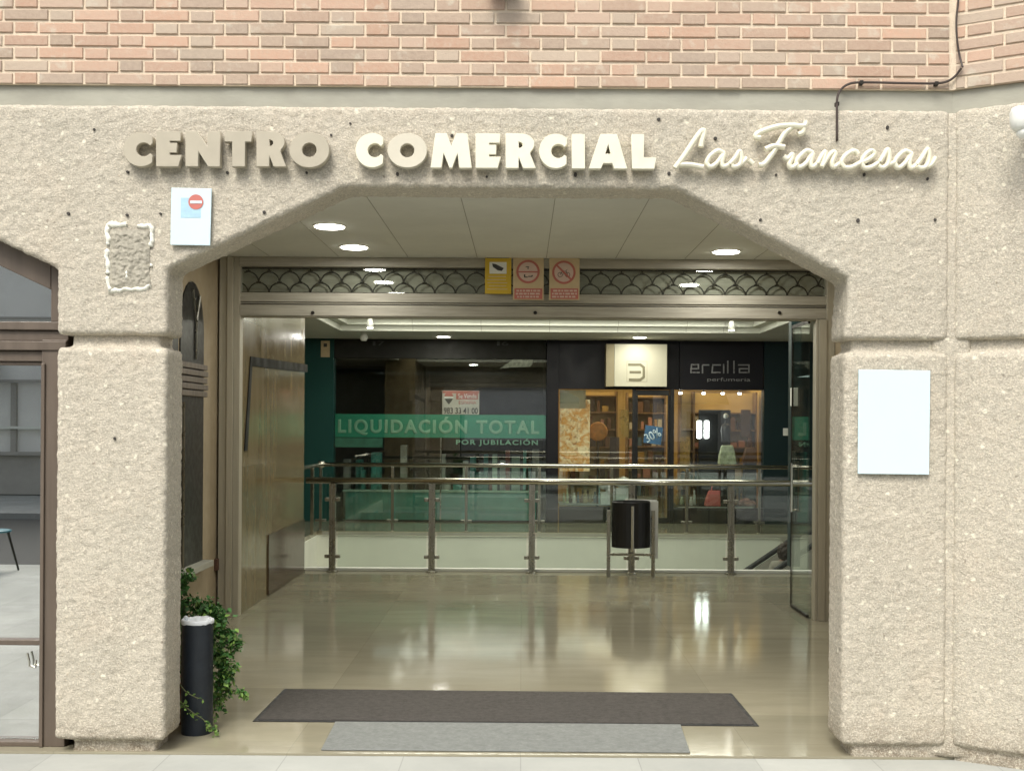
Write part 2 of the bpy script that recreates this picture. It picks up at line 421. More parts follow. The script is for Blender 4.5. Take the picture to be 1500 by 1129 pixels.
def rough(name, mb, amp=1, vox=.0115, seed=0.0):
    bmesh.ops.recalc_face_normals(mb.bm, faces=mb.bm.faces[:])
    me = bpy.data.meshes.new('t'); mb.bm.to_mesh(me); mb.bm.free()
    ob = bpy.data.objects.new('t', me); COL.objects.link(ob)
    bv = ob.modifiers.new('b', 'BEVEL'); bv.width = .024; bv.segments = 3; bv.limit_method = 'ANGLE'; bv.angle_limit = R(14)
    rm = ob.modifiers.new('r', 'REMESH'); rm.mode = 'VOXEL'; rm.voxel_size = vox
    sm = ob.modifiers.new('s', 'SMOOTH'); sm.factor = .5; sm.iterations = 1
    dg = bpy.context.evaluated_depsgraph_get(); dg.update()
    m2 = bpy.data.meshes.new_from_object(ob.evaluated_get(dg)); bpy.data.objects.remove(ob)
    m2.name = name; off = root_off(centre)
    nrm = [v.normal.copy() for v in m2.vertices]
    for v, n in zip(m2.vertices, nrm):
        p = v.co
        a = noise.noise(Vector((p.x*5, p.y*5+seed, p.z*5)))*.0025
        a += noise.noise(Vector((p.x*22, p.y*22+seed, p.z*26)))*.0025
        a += noise.noise(Vector((p.x*48, p.y*52, p.z*60+seed)))*.0048
        v.co = p + n*a*amp - off
    for p in m2.polygons: p.use_smooth = True
    m2.materials.clear(); m2.materials.append(M['concrete'])
    o = bpy.data.objects.new(name, m2); COL.objects.link(o); o.parent = centre
    return o

JL, JR = -1.818, 1.645           # jambs of the archway
PLX = -2.385                     # outer side of the left pier
BK = 6.04
BEND = 2.19; BA = R(29)
# rotation about the bend line for everything on the turned wall
TB = Matrix.Translation((BEND, F, 0)) @ Matrix.Rotation(-BA, 4, 'Z') @ Matrix.Translation((-BEND, -F, 0))
ZT, ZG1, ZG0, ZP = 3.315, 2.14, 2.075, .065
beam = MB()
beam.prism([(-5.2, ZT), (-5.2, 2.93), (-3.36, 2.93), (PLX, 2.478), (PLX, ZG1), (JL, ZG1), (JL, 2.478), (-.917, 2.903), (.785, 2.903), (JR+.02, 2.452), (JR, ZG1), (BEND-.010, ZG1), (BEND-.010, ZT)][::-1], F, BK)
rough('concrete_beam', beam)
b2 = MB(); b2.prism([(BEND+.010, ZG1), (4.0, ZG1), (4.0, ZT), (BEND+.010, ZT)], F, BK, TB)
rough('turned_beam', b2, .8, seed=5)
p1 = MB(); p1.box(PLX, JL, F, BK, ZP, ZG0); p1.box(PLX+.075, JL-.06, F+.05, BK-.01, -.03, ZP+.06); p1.box(PLX+.06, JL-.05, F+.045, BK-.01, ZG0-.1, ZG1+.05)
rough('pier', p1, seed=9)
p2 = MB(); p2.box(JR, BEND-.010, F, BK, ZP, ZG0); p2.box(JR+.06, BEND-.02, F+.03, BK-.01, -.03, ZP+.06); p2.box(JR+.05, BEND-.02, F+.045, BK-.01, ZG0-.1, ZG1+.05)
rough('pier', p2, seed=13)
p3 = MB()
def bx(mb, *a): mb.box(*a, rot=TB)
bx(p3, BEND+.010, 4.0, F, BK, ZP, ZG0); bx(p3, BEND+.010, 4.0, F+.03, BK-.01, -.03, ZP+.06); bx(p3, BEND+.010, 4, F+.045, BK-.01, ZG0-.1, ZG1+.05)
rough('turned_pier', p3, .8, seed=21)
gr = MB(); gr.prism([(BEND-.10, .0), (BEND+.10, .0), (BEND+.10, ZT-.01), (BEND-.10, ZT-.01)], F+.006, BK-.02, Matrix.Translation((BEND, F, 0)) @ Matrix.Rotation(-BA/2, 4, 'Z') @ Matrix.Translation((-BEND, -F, 0)))
rough('corner_joint', gr, .6, seed=31)
# smooth band above
bb = MB(); bb.box(-5.2, BEND+.03, F+.05, BK, ZT-.03, 3.425); bb.build('concrete_band', M['band'], centre)
bb = MB(); bb.box(BEND-.03, 4.0, F+.052, BK, ZT-.03, 3.424, rot=TB); bb.build('concrete_band', M['band'], centre)
# brickwork: real bricks proud of the mortar bed
def bricks(name, xa, xb, z0, rows, T=None, seed=3):
    rnd = random.Random(seed); bm = bmesh.new(); lay = bm.loops.layers.float_color.new('tone')
    tones = [(.50,.33,.245),(.47,.335,.255),(.44,.345,.27),(.52,.35,.26),(.41,.335,.27),(.48,.36,.28),(.39,.31,.245),(.46,.39,.31),(.53,.335,.24),(.49,.345,.26)]
    pz, ms = .0652, .013
    st, hd = .2225, .1125; pit = st+hd+2*ms
    for r in range(rows):
        x = xa - pit + (0 if r % 2 else pit*.5 - 0.0) ; k = 0
        z = z0 + r*pz
        while x < xb:
            L = st if k % 2 == 0 else hd
            a, b = max(x, xa), min(x+L, xb); jit = rnd.uniform(-.002,.002)
            if b-a > .02:
                y0 = F+.024+rnd.uniform(-.003,.002); dz = rnd.uniform(-.0025,.0025); e = .003
                y1 = F+.06
                tone = rnd.choice(tones); tone = tuple((.75*c+.25*d) for c, d in zip(tone, (.485,.35,.262))); kk = rnd.uniform(.88,1.10); tone = tuple(c*kk for c in tone)
                za, zb = z+dz, z+pz-ms+dz+rnd.uniform(-.0015,.0015)
                P = [(a+e+jit,y0,za+e),(b-e,y0,za+e+rnd.uniform(-.001,.001)),(b-e+jit,y0,zb-e),(a+e,y0,zb-e),
                     (a,y0+e,za),(b,y0+e,za),(b,y0+e,zb),(a,y0+e,zb),(a,y1,za),(b,y1,za),(b,y1,zb),(a,y1,zb)]
                V = []
                for p in P:
                    p = Vector(p)
                    V.append(bm.verts.new((T @ p) if T is not None else p))
                for f in ((0,1,2,3),(4,5,1,0),(5,6,2,1),(6,7,3,2),(7,4,0,3),(8,9,5,4),(9,10,6,5),(10,11,7,6),(11,8,4,7)):
                    fc = bm.faces.new([V[i] for i in f])
                    for lp in fc.loops: lp[lay] = (*tone, 1)
            x += L+ms; k += 1
    off = root_off(centre)
    for v in bm.verts: v.co -= off
    bmesh.ops.recalc_face_normals(bm, faces=bm.faces[:])
    me = bpy.data.meshes.new(name); bm.to_mesh(me); bm.free(); me.materials.append(M['brick'])
    o = bpy.data.objects.new(name, me); COL.objects.link(o); o.parent = centre
    return o
bw = bricks('brick_wall', -5.2, BEND-.01, 3.428, 18)
bw2 = bricks('brick_wall', BEND+.012, 4.0, 3.428, 18, TB, 11)
mb = MB(); mb.box(-5.2, BEND+.02, F+.031, BK, 3.426, 4.62); mb.build('mortar_bed', M['mortar'], bw)
mb = MB(); mb.box(BEND-.02, 4.0, F+.030, BK, 3.427, 4.62, rot=TB); mb.build('mortar_bed', M['mortar'], bw2)
# drilled anchor holes in the concrete
off = root_off(centre)
for x, y in ((138,190),(187,252),(333,253),(449,253),(485,198),(513,181),(582,255),(713,259),(843,256),(662,199),(965,175),(1048,203),(1137,256),(1266,256),(1359,262),(100,313),(186,315),(235,313),(387,311),(168,642),(1114,322),(1257,323),(1370,322),(1300,187),(980,254)):
    p = PT(x, y, F-.004)
    h = MB(); rr = random.uniform(.006,.010)
    h.lathe([(rr*.9, -.004), (rr, 0.0), (rr, .02)], (p.x, F-.004, p.z), 10, 'Y', 1, random.uniform(.8,1.4)); h.build('drill_hole', M['dark_hole'], centre)

# roof slabs, ceiling and side walls inside
BOX('roof', M['band'], centre, -9, 12, BK+.3, 26, 4.2, 4.62)
BOX('lintel_back', M['tanwall'], centre, -9, 9, BK-.01, BK+.29, 3.145, 4.6)
CZ = 3.135
BOX('entrance_ceiling', M['ceil'], centre, -3.0, 3.0, BK-.02, S+.14, CZ, CZ+.05)
sm_ = MB()
for x in [(-2.2+.6*i) for i in range(9)]:
    sm_.box(x-.0025, x+.0025, BK+.3, S-.14, CZ-.0015, CZ+.01)
sm_.build('ceiling_joint', M['seam'], centre)
# left tan wall with arched window, from the wall to the shutter
LX = -2.66
BOX('side_wall', M['tanwall'], centre, LX-.2, LX, BK+.002, S, 0, CZ)
BOX('side_wall', M['tanwall'], centre, 2.72, 2.92, BK+.002, S+.2, 0, CZ)
BOX('back_of_pier', M['tanwall'], centre, LX, PLX+.1, BK+.002, BK+.1, 0, CZ)
# polished wall after the shutter
WX = -2.475
BOX('stone_wall', M['wallm'], centre, WX-.7, WX, S+.02, RY-.08, 0, CZ+.3)
sk = MB(); sk.box(WX+.001, WX+.014, 10.98, RY-.09, 0.012, .60); sk.build('brown_stone_panel', M['brownpanel'], centre)
# dark outline strip laid over the polished wall
dk = MB()
def wallpt(px, py):            # point on the polished wall plane
    x, y = U(px, py); Y = WX*FPX/(x-CX); return Y, EYE+(CY-y)*Y/FPX
A = wallpt(366,522); B = wallpt(449,534); C_ = wallpt(449,545); D = wallpt(368,536); E1 = wallpt(361,660); E2 = wallpt(357,660)
def yzprism(pts, x0, x1):
    a = [dk.bm.verts.new((x0, y, z)) for y, z in pts]; b = [dk.bm.verts.new((x1, y, z)) for y, z in pts]; n = len(pts)
    dk.bm.faces.new(a); dk.bm.faces.new(b[::-1])
    for i in range(n): dk.bm.faces.new((a[i], b[i], b[(i+1)%n], a[(i+1)%n]))
yzprism([A, B, C_, D], WX+.002, WX+.012); yzprism([A, D, E1, E2], WX+.002, WX+.0115)
dk.build('dark_wall_strip', M['grey_dark'], centre)

# ceiling beyond the shutter: flat border with stepped, lit coffer above the void
VX0, VX1, VY0, VY1 = -2.86, 3.72, 12.3, BY+.05
cl = MB()
cl.box(-9, 12, S+.14, VY0, CZ, CZ+.04); cl.box(-9, 12, VY1, 26, CZ, CZ+.04)
cl.box(-9, VX0, VY0, VY1, CZ, CZ+.04); cl.box(VX1, 12, VY0, VY1, CZ, CZ+.04)
cl.build('mall_ceiling', M['ceil'], centre)
st = MB()
for k in range(3):
    a = k*.13+.004; z0 = CZ+.002+k*.085; z1 = CZ+.002+(k+1)*.085
    i0, i1, j0, j1 = VX0+a, VX1-a, VY0+a, VY1-a
    t = .13+.02
    st.box(i0-t, i1+t, j1, j1+t-.003*k, z0+.001, z1); st.box(i0-t, i1+t, j0-t+.003*k, j0, z0+.001, z1)
    st.box(i0-t+.003*k, i0, j0, j1, z0+.001, z1-.001); st.box(i1, i1+t-.003*k, j0, j1, z0+.001, z1-.001)
st.build('stepped_coffer', M['ceil_w'], centre)
BOX('coffer_top', M['ceil_w'], centre, VX0, VX1, VY0, VY1, CZ+.30, CZ+.34)
for px in (605, 705, 805, 905, 1005, 1060):
    X = PT(px, 470, VY1).x
    for k in range(3):
        jn = MB(); jn.box(X-.003, X+.003, VY1-.006-k*.13, VY1+.0-k*.13, CZ+.004+k*.085, CZ+.08+k*.085); jn.build('coffer_joint', M['seam'], centre)

# void: pale slab edge of the far floor, lower level
fas = MB(); fas.box(-3.18, 12, BY-.09, BY-.001, -.95, -.065); fas.build('slab_edge', M['mall_white'], centre)
fas = MB(); fas.box(-3.3, -3.181, RY+.13, BY-.001, -.95, -.065); fas.build('slab_edge', M['mall_white'], centre)
BOX('nosing', M['band'], centre, -3.1, 12, BY-.12, BY-.092, -.05, -.002)
struct('lower_floor', M['floor'], -9, 12, RY-2, BY+4, -3.4, -3.3)
BOX('kerb', M['ceil'], centre, WX, 9, RY+.02, RY+.118, .001, .035, bev=.004)
bl = thing('hanging_banner', 'white banner with blue print at the left end of the void', 'banner', (-3.1, 14, -.9))
BOX('sheet', M['white'], bl, -3.178, -3.172, 13.2, 15.6, -.75, -.12); BOX('blue_print', M['bluepale'], bl, -3.1715, -3.168, 13.9, 14.7, -.6, -.22)

# walls closing the mall
BOX('end_wall', M['tanwall'], centre, -9.2, -9, BK+.1, 26, 0, CZ+.3); BOX('end_wall', M['teal2'], centre, 11.8, 12, BK+.3, 26, -3.3, CZ+.3)
BOX('rear_wall', M['grey_dark'], centre, -9, 12, 25.8, 26, 0, CZ+.3)

# ================================================================ CAFE WINDOW at the far left
FY = F+.11
def zpx(py, Y=FY, px=45): return PT(px, py, Y).z
def xpx(px, py=700, Y=FY): return PT(px, py, Y).x
win = MB()
x_r = xpx(88.5); x_i = xpx(60)
def archline(x, inset=0):     # soffit line of the small arch
    return min(2.47 + (PLX - x)*.46, 2.92) - inset
# fixed frame
win.prism([(x_r+.03, 0), (x_i, 0), (x_i, 2.12), (x_r+.03, 2.12)], FY, FY+.14)
frame = win.build('cafe_window', M['brown'], centre, bev=.004)
def wpart(pts, y0, y1, name='frame_bar', m=None):
    q = MB(); q.prism(pts, y0, y1); return q.build(name, m or M['brown'], frame, bev=.004)
zt0, zt1 = zpx(529), zpx(471)
for (a, b, dy) in ((zpx(483), zpx(471), 0), (zpx(499), zpx(483.6), .02), (zpx(513), zpx(499.6), -.012), (zpx(529), zpx(513.6), .012)):
    wpart([(-4.4, a), (x_r+.028, a), (x_r+.028, b), (-4.4, b)], FY+dy+.003, FY+.12, 'transom')
xu = xpx(74, 450)
t = .155
wpart([(xu, zt1+.001), (x_r+.06, zt1+.001), (x_r+.06, archline(x_r+.06)+.03), (xu, archline(xu)+.03)], FY+.004, FY+.12, 'upright')
wpart([(xu-.0005, archline(xu)-t+.03), (xu-.0005, archline(xu)+.04), (-3.36, 2.97), (-3.36, 2.92-t+.03)], FY+.002, FY+.12, 'sloped_head')
# inner door leaf frame
wpart([(xpx(60.5), zpx(1093)), (xpx(66), zpx(1093)), (xpx(66), zt0-.01), (xpx(60.5), zt0-.01)], FY-.014, FY-.001, 'bead')
wpart([(-4.4, 0.0), (x_i-.001, 0.0), (x_i-.001, zpx(1086)), (-4.4, zpx(1086))], FY+.002, FY+.12, 'bottom_rail')
wpart([(-4.4, zpx(946)), (x_i-.001, zpx(946)), (x_i-.001, zpx(938)), (-4.4, zpx(938))], FY+.02, FY+.10, 'mid_rail', M['brown'])
wpart([(-4.4, zt0-.02), (x_i-.001, zt0-.02), (x_i-.001, zt0-.001), (-4.4, zt0-.001)], FY+.03, FY+.10, 'head_rail')
wpart([(-4.4, zpx(1086)), (x_i+.01, zpx(1086)), (x_i+.01, zt0), (-4.4, zt0)], FY+.055, FY+.063, 'pane', M['cafe_glass'])
wpart([(-4.4, zt1), (xu+.01, zt1), (xu+.01, archline(xu)-t+.04), (-3.36, 2.92-t+.04), (-4.4, 2.92-t+.04)], FY+.055, FY+.063, 'pane', M['cafe_glass'])
# cafe room behind
BOX('cafe_room_wall', M['opp_trim'], centre, -6.2, LX-.21, 9.6, 9.7, 0, 3.1)
BOX('cafe_room_floor', M['cafe_floor'], centre, -6.2, LX-.21, BK-.1, 9.6, .001, .008)
BOX('cafe_room_ceiling', M['ceil'], centre, -6.2, LX-.21, BK+.3, 9.7, 3.0, 3.06)
BOX('cafe_room_wall', M['opp_trim'], centre, -6.3, -6.2, BK-.05, 9.7, 0, 3.1)
ch = thing('cafe_chair', 'teal shell chair standing just behind the lower café pane', 'chair', (-3.28, 6.75, 0), 'chairs inside the café window')
seat = MB(); seat.lathe([(.02,.435),(.2,.44),(.215,.455),(.2,.465),(.02,.46)], (-3.28,6.75,0), 20); seat.build('seat', M['teal_chair'], ch, smooth=True)
bk = MB()
bk.tube(catmull([(-3.47,6.9,.46),(-3.48,6.95,.7),(-3.40,6.98,.82),(-3.16,6.98,.82),(-3.08,6.95,.7),(-3.09,6.9,.46)]), .018, 8)
bk.box(-3.44, -3.12, 6.955, 6.975, .60, .80); bk.build('backrest', M['teal_chair'], ch)
for sx in (-1,1):
    for sy in (-1,1):
        l = MB(); l.tube([(-3.28+sx*.12, 6.75+sy*.12, .44), (-3.28+sx*.20, 6.75+sy*.20, 0)], [.014,.011], 8); l.build('leg', M['iron'], ch)
c2 = copy_tree(ch); c2.location = (-2.98, 8.0, 0)
c2['label'] = 'teal shell chair further inside the café, behind the first chair'
tb = thing('cafe_table', 'small round pale table inside the café window', 'table', (-3.45, 7.9, 0))
q = MB(); q.lathe([(.02,.71),(.33,.71),(.34,.72),(.34,.735),(.02,.74)], (-3.45,7.9,0), 30); q.build('table_top', M['white'], tb)
q = MB(); q.lathe([(.22,0),(.2,.02),(.03,.04),(.025,.71)], (-3.45,7.9,0), 20); q.build('pedestal', M['steel_dark'], tb)
hk = MB(); hk.tube([PT(40,956,FY+.03), PT(43,968,FY+.03), PT(43,975,FY+.03), PT(52,977,FY+.03), PT(53,966,FY+.03)], .006, 6); hk.build('latch', M['steel'], frame)

# ================================================================ LETTERING on the beam
def arc(cx, cy, rx, ry, a0, a1, n=20):
    return [(cx+rx*math.cos(R(a0+(a1-a0)*i/n)), cy+ry*math.sin(R(a0+(a1-a0)*i/n))) for i in range(n+1)]
GL = {
 'E': [[(0,0),(.89,0),(1,.32),(.53,.32),(.53,.40),(.82,.40),(.82,.67),(.53,.67),(.53,.74),(.97,.74),(.97,1),(0,1)]],
 'N': [[(0,0),(.36,0),(.36,.46),(.66,0),(1,0),(1,1),(.64,1),(.64,.55),(.32,1),(0,1)]],
 'T': [[(.28,0),(.74,0),(.74,.72),(.97,.72),(1,1),(.03,1),(0,.72),(.28,.72)]],
 'R': [[(0,0),(.42,0),(.42,.36),(.58,0),(1,0),(.80,.42)] + arc(.52,.70,.42,.30,-45,88,12) + [(0,1)], [(.42,.57),(.42,.78)] + arc(.42,.675,.15,.105,85,-85,8)[1:-1]],
 'O': [arc(.5,.5,.5,.5,0,360,48)[:-1], arc(.5,.5,.19,.215,360,0,28)[:-1]],
 'C': [arc(.60,.5,.60,.5,49,311,34) + [(.99,.34)] + arc(.70,.5,.27,.215,-36,-324,24) + [(1,.70)]],
 'M': [[(0,0),(.12,1),(.38,1),(.5,.60),(.62,1),(.88,1),(1,0),(.70,0),(.655,.46),(.52,0),(.46,0),(.31,.46),(.26,0)]],
 'I': [[(0,0),(1,0),(.95,1),(0,1)]],
 'A': [[(0,0),(.30,1),(.72,1),(1,0),(.66,0),(.61,.16),(.37,.16),(.31,0)], [(.41,.42),(.585,.42),(.50,.74)]],
 'L': [[(0,0),(.93,0),(1,.32),(.48,.32),(.48,1),(0,1)]],
}
LF = F-.060
def letter(chr_, x0, x1, yt, yb, m, parent):
    a, b, z0, z1 = rect(x0, yt, x1, yb, LF)
    cu = bpy.data.curves.new('l', 'CURVE'); cu.dimensions = '2D'; cu.fill_mode = 'BOTH'; cu.extrude = .021; cu.bevel_depth = .0018; cu.bevel_resolution = 0
    for poly in GL[chr_]:
        sp = cu.splines.new('POLY'); sp.points.add(len(poly)-1); sp.use_cyclic_u = True
        for i, (u, v) in enumerate(poly): sp.points[i].co = (a+(b-a)*u, z0+(z1-z0)*v, 0, 1)
    T = Matrix.Translation((0, LF+.023, 0)) @ Matrix.Rotation(R(90), 4, 'X')
    o = from_curve(cu, 'letter', m, parent, T=T)
    return o
c0 = PT(330, 245, F)
s1 = thing('channel_letter_sign', 'raised capital letters CENTRO COMERCIAL fixed along the rough beam', 'sign', (c0.x, F-.03, c0.z))
for c, x0, x1 in (('C',181,223),('E',229,265),('N',272,322),('T',329,369),('R',376,419),('O',424,482)):
    letter(c, x0, x1, 193 if c in 'NETR' else 194.5, 243.5 if c != 'O' else 245, M['letter_a'], s1)
for i, (c, x0, x1) in enumerate((('C',521,561),('O',568,625),('M',631,691),('E',697,733),('R',741,785),('C',790,830),('I',838,857),('A',863,919),('L',926,961))):
    letter(c, x0, x1, 195.5+i*.2, 245+i*.25, M['letter_c'] if i == 1 else M['letter_b'], s1)
def sp_(x, y): return PT(960+x/3.488, 170+y/3.488, LF+.012)
SCRIPT = [[(232,160),(238,128),(249,84),(236,78),(200,124),(150,200),(100,268)], [(104,250),(175,250),(245,262)],
 [(352,192),(322,178),(285,200),(264,236),(280,260),(315,240),(352,192),(340,232),(348,258),(378,248)],
 [(378,248),(410,212),(430,182),(440,215),(430,250),(402,262),(388,252)], [(432,250),(455,230),(468,214)], [(478,226),(500,245)],
 [(535,112),(514,110),(520,92),(570,70),(635,53),(700,50),(758,52),(772,28)], [(760,56),(752,84),(728,94)],
 [(702,54),(662,88),(628,145),(586,210),(555,246),(528,252)], [(560,172),(605,155),(660,160)],
 [(655,205),(674,220),(698,196),(698,216),(684,246),(696,264),(726,246)],
 [(806,190),(775,178),(740,204),(720,238),(736,262),(772,240),(806,190),(794,236),(802,260),(828,244)],
 [(828,244),(850,204),(868,184),(862,222),(850,260),(880,212),(906,186),(918,196),(902,238),(910,262),(940,244)],
 [(1036,196),(1018,180),(978,196),(952,234),(966,262),(1002,262),(1046,240)],
 [(1046,240),(1085,224),(1118,196),(1106,178),(1076,196),(1056,234),(1070,264),(1106,260),(1145,236)],
 [(1145,236),(1168,200),(1186,172),(1194,205),(1186,246),(1160,266),(1138,256)], [(1188,250),(1222,238)],
 [(1310,194),(1278,180),(1244,204),(1224,238),(1242,264),(1278,240),(1311,192),(1298,238),(1308,266),(1335,250)],
 [(1335,250),(1362,212),(1390,172),(1398,206),(1388,250),(1362,268),(1334,258)], [(1388,262),(1412,245),(1432,212)]]
c0 = PT(1180, 250, F)
s2 = thing('script_letter_sign', 'raised cream handwriting-style letters Las Francesas right of the capitals', 'sign', (c0.x, F-.03, c0.z))
words = (('word', SCRIPT[:6]), ('word', SCRIPT[6:]))
for nm, strokes in words:
    q = MB()
    for k, stq in enumerate(strokes):
        pts = catmull([sp_(x, y)+Vector((0, (k % 3)*.0022, 0)) for x, y in stq], 7)
        big = stq[0] in ((232,160),(104,250),(535,112),(702,54),(560,172))
        q.tube(pts, .0146 if big else .0132, 10)
    for v in q.bm.verts:    # flatten into cut-out shapes with depth
        v.co.y = LF+.012 + (v.co.y-(LF+.012))*1.35
    q.build(nm, M['letter_b'], s2, smooth=False)
for x, y in ((130,250),(340,240),(600,190),(740,60),(880,240),(1090,240),(1290,240)):
    p = sp_(x, y); q = MB(); q.tube([(p.x, LF+.02, p.z), (p.x, F+.03, p.z)], .004, 6); q.build('standoff_pin', M['steel_dark'], s2)

# ---- sheets on the wall
def sheet(name, label, x0, y0, x1, y1, tilt=0):
    a, b, z0, z1 = rect(x0, y0, x1, y1, F-.02)
    t_ = thing(name, label, 'notice', ((a+b)/2, F-.02, z0))
    q = MB(); q.prism([(a+tilt, z0), (b-.003+tilt, z0-.002), (b, z1-.003), (a, z1)], F-.024, F-.014); q.build('board', M['paper'], t_, bev=.002)
    return t_
pn = sheet('blank_notice', 'small white sheet with faded no entry symbol above left pier', 251, 275.5, 310, 359, -.003)
def disc(parent, px, py, rpx, Y, m, name, y1, seg=28, r2=0):
    p = PT(px, py, Y); r = rpx*Y/FPX; q = MB()
    if r2:
        k = r2*Y/FPX; out = []
        for i in range(seg):
            a0 = 2*PI*i/seg; a1 = 2*PI*(i+1)/seg
            vs = [q.bm.verts.new((p.x+rad*math.cos(a), Y-dy, p.z+rad*math.sin(a))) for dy in (0, y1) for rad, a in ((r,a0),(r,a1),(k,a1),(k,a0))]
            for f in ((0,1,2,3),(4,7,6,5),(0,4,5,1),(2,6,7,3)): q.bm.faces.new([vs[j] for j in f])
    else:
        q.lathe([(r, -y1), (r, 0)], (p.x, Y, p.z), seg, 'Y')
    return q.build(name, m, parent)
a, b, z0, z1 = rect(265, 290, 294, 319, F-.0245); BOX('faded_print', M['paper_blue'], pn, a, b, F-.0252, F-.0243, z0, z1)
disc(pn, 287, 296, 11, F-.0254, M['red'], 'no_entry_disc', .0015)
a, b, z0, z1 = rect(278.5, 294, 295.5, 298, F-.03); BOX('white_bar', M['paper'], pn, a, b, F-.0285, F-.0272, z0, z1)
sheet('blank_notice', 'large blank white board on the right hand pier', 1257, 541.5, 1362, 694)
# silicone outline of a removed plaque
si = thing('adhesive_outline', 'ragged white silicone rectangle left by a removed plaque on left pier', 'adhesive mark', tuple(PT(187, 430, F)))
def rag(pts, w, amp, name, m, yf=F-.011):
    q = MB(); P = []; w = w*1.3
    for i in range(len(pts)-1):
        n = max(2, int((Vector(pts[i+1])-Vector(pts[i])).length/2))
        for k in range(n): P.append(Vector(pts[i]).lerp(Vector(pts[i+1]), k/n))
    P.append(Vector(pts[-1]))
    pr = None
    W = []
    for i, p in enumerate(P):
        d = (P[min(i+1,len(P)-1)]-P[max(i-1,0)]).normalized(); n = Vector((-d.y, d.x))
        pass
        w1 = w*(.95+.7*noise.noise(Vector((p.x*.13, p.y*.13, 1)))+.3*random.random()); w2 = w*(.95+.7*noise.noise(Vector((p.x*.11, p.y*.11, 7)))+.3*random.random())
        if i in (0, len(P)-1): w1 = w2 = w*.3
        W.append((p+n*w1, p-n*w2))
    vs = []
    for a_, b_ in W:
        a3 = PT(a_.x, a_.y, yf); b3 = PT(b_.x, b_.y, yf); mid = (a3+b3)/2
        vs.append([q.bm.verts.new((a3.x, F+.004, a3.z)), q.bm.verts.new((mid.x, yf-.004, mid.z)), q.bm.verts.new((b3.x, F+.004, b3.z))])
    for i in range(len(vs)-1):
        for k in range(2): q.bm.faces.new((vs[i][k], vs[i][k+1], vs[i+1][k+1], vs[i+1][k]))
        q.bm.faces.new((vs[i][2], vs[i][0], vs[i+1][0], vs[i+1][2]))
    return q.build(name, m, si, smooth=True)
_w = 1
rag([(158,360),(157,330),(186,329)], 4.0, 1, 'silicone_bead', M['silicone'])
rag([(200,332),(218,329),(222,335),(221,362)], 3.6, 1, 'silicone_bead', M['silicone'])
rag([(156,364),(155,375),(158,390),(156,402)], 3.6, 1, 'silicone_bead', M['silicone'])
rag([(156,404),(159,420),(160,427),(185,423),(212,423),(220,417)], 3.2, 1, 'silicone_bead', M['silicone'])
rag([(220,386),(222,391)], 2.6, 1, 'silicone_bead', M['silicone'])
rag([(185,396),(184,409)], 3.4, 1, 'silicone_dab', M['silicone'])
q = MB(); NX, NZ = 44, 62; gv = []
for j_ in range(NZ+1):
    row = []
    for i_ in range(NX+1):
        u, v_ = i_/NX, j_/NZ
        px = 160+59*u+1.6*noise.noise(Vector((u*4, v_*5, 0)))*(1 if i_ in (0,NX) else .4)*2; py = 337+85*v_+2.5*noise.noise(Vector((u*5, v_*3, 4)))
        e = min(u, 1-u, v_, 1-v_)*12
        hgt = .003+.010*abs(noise.noise(Vector((u*5, v_*9, 2))))+.006*noise.noise(Vector((u*16, v_*24, 8)))
        p = PT(px, py, F-.004 - max(0, hgt)*min(1, e))
        row.append(q.bm.verts.new(p))
    gv.append(row)
for j_ in range(NZ):
    for i_ in range(NX): q.bm.faces.new((gv[j_][i_], gv[j_][i_+1], gv[j_+1][i_+1], gv[j_+1][i_]))
q.build('glue_patch', M['glue'], si, smooth=True)

# ---- cable over the bricks
q = MB(); CYY = F+.006
pts = [PT(1404,-60,CYY), PT(1402,0,CYY), PT(1399,30,CYY), PT(1400,60,CYY), PT(1404,85,CYY), PT(1406,102,CYY)]
pts[-1] += Vector((0,-.02,0))
q.tube(catmull([p+Vector((0,-.018,0)) for p in pts], 6), .0055, 8)
q.tube(catmull([PT(1406,102,CYY)+Vector((0,-.02,0)), PT(1398,113,CYY), PT(1386,120,CYY), PT(1368,122.5,CYY), PT(1320,122,CYY), PT(1262,121,CYY), PT(1242,124,CYY), PT(1230,134,CYY), PT(1226,148,F-.006), PT(1226,165,F-.014), PT(1226,202,F-.014), PT(1225.5,205,F+.01)], 6), .0062, 8)
cb = q.build('cable', M['cable'], None, loc=tuple(PT(1226,203,F))); tag(cb, 'thin dark cable running over the bricks and down the beam at right', 'cable')
for x, y in ((1262,121),(1372,122.5),(1226,153)):
    p = PT(x, y, F-.0); q = MB(); q.box(p.x-.009, p.x+.009, CYY-.012, CYY+.02, p.z-.010, p.z+.010)
    for v in q.bm.verts: v.co.y -= .008 if y > 140 else 0
    o = q.build('clip', M['iron'], cb, bev=.002)

# ---- rusty bracket at the very top, security camera on the right
br = thing('wall_bracket', 'rusty iron bracket poking into view at the top of the brick wall', 'bracket', tuple(PT(735, -10, F)))
p = PT(735, 4, F)
q = MB(); q.lathe([(.06,-.0),(.085,.02),(.09,.06),(.05,.12)], (p.x, F-.07, p.z+.05), 18); q.build('cup', M['rust'], br, smooth=True)
q = MB(); q.tube([(p.x, F-.07, p.z+.12), (p.x, F-.07, p.z+.3), (p.x, F+.03, p.z+.3)], .014, 8); q.build('arm', M['rust'], br)
TBi = TB
cp = PT(1497, 172, 5.40)
sc = thing('security_camera', 'white dome security camera on the turned wall at the right edge', 'camera', tuple(cp))
q = MB(); prof = [(.012,.052),(.046,.045),(.056,.02),(.056,-.02),(.050,-.05),(.034,-.066),(.01,-.07)]
q.lathe(prof, cp, 24); q.build('housing', M['white'], sc, smooth=True)
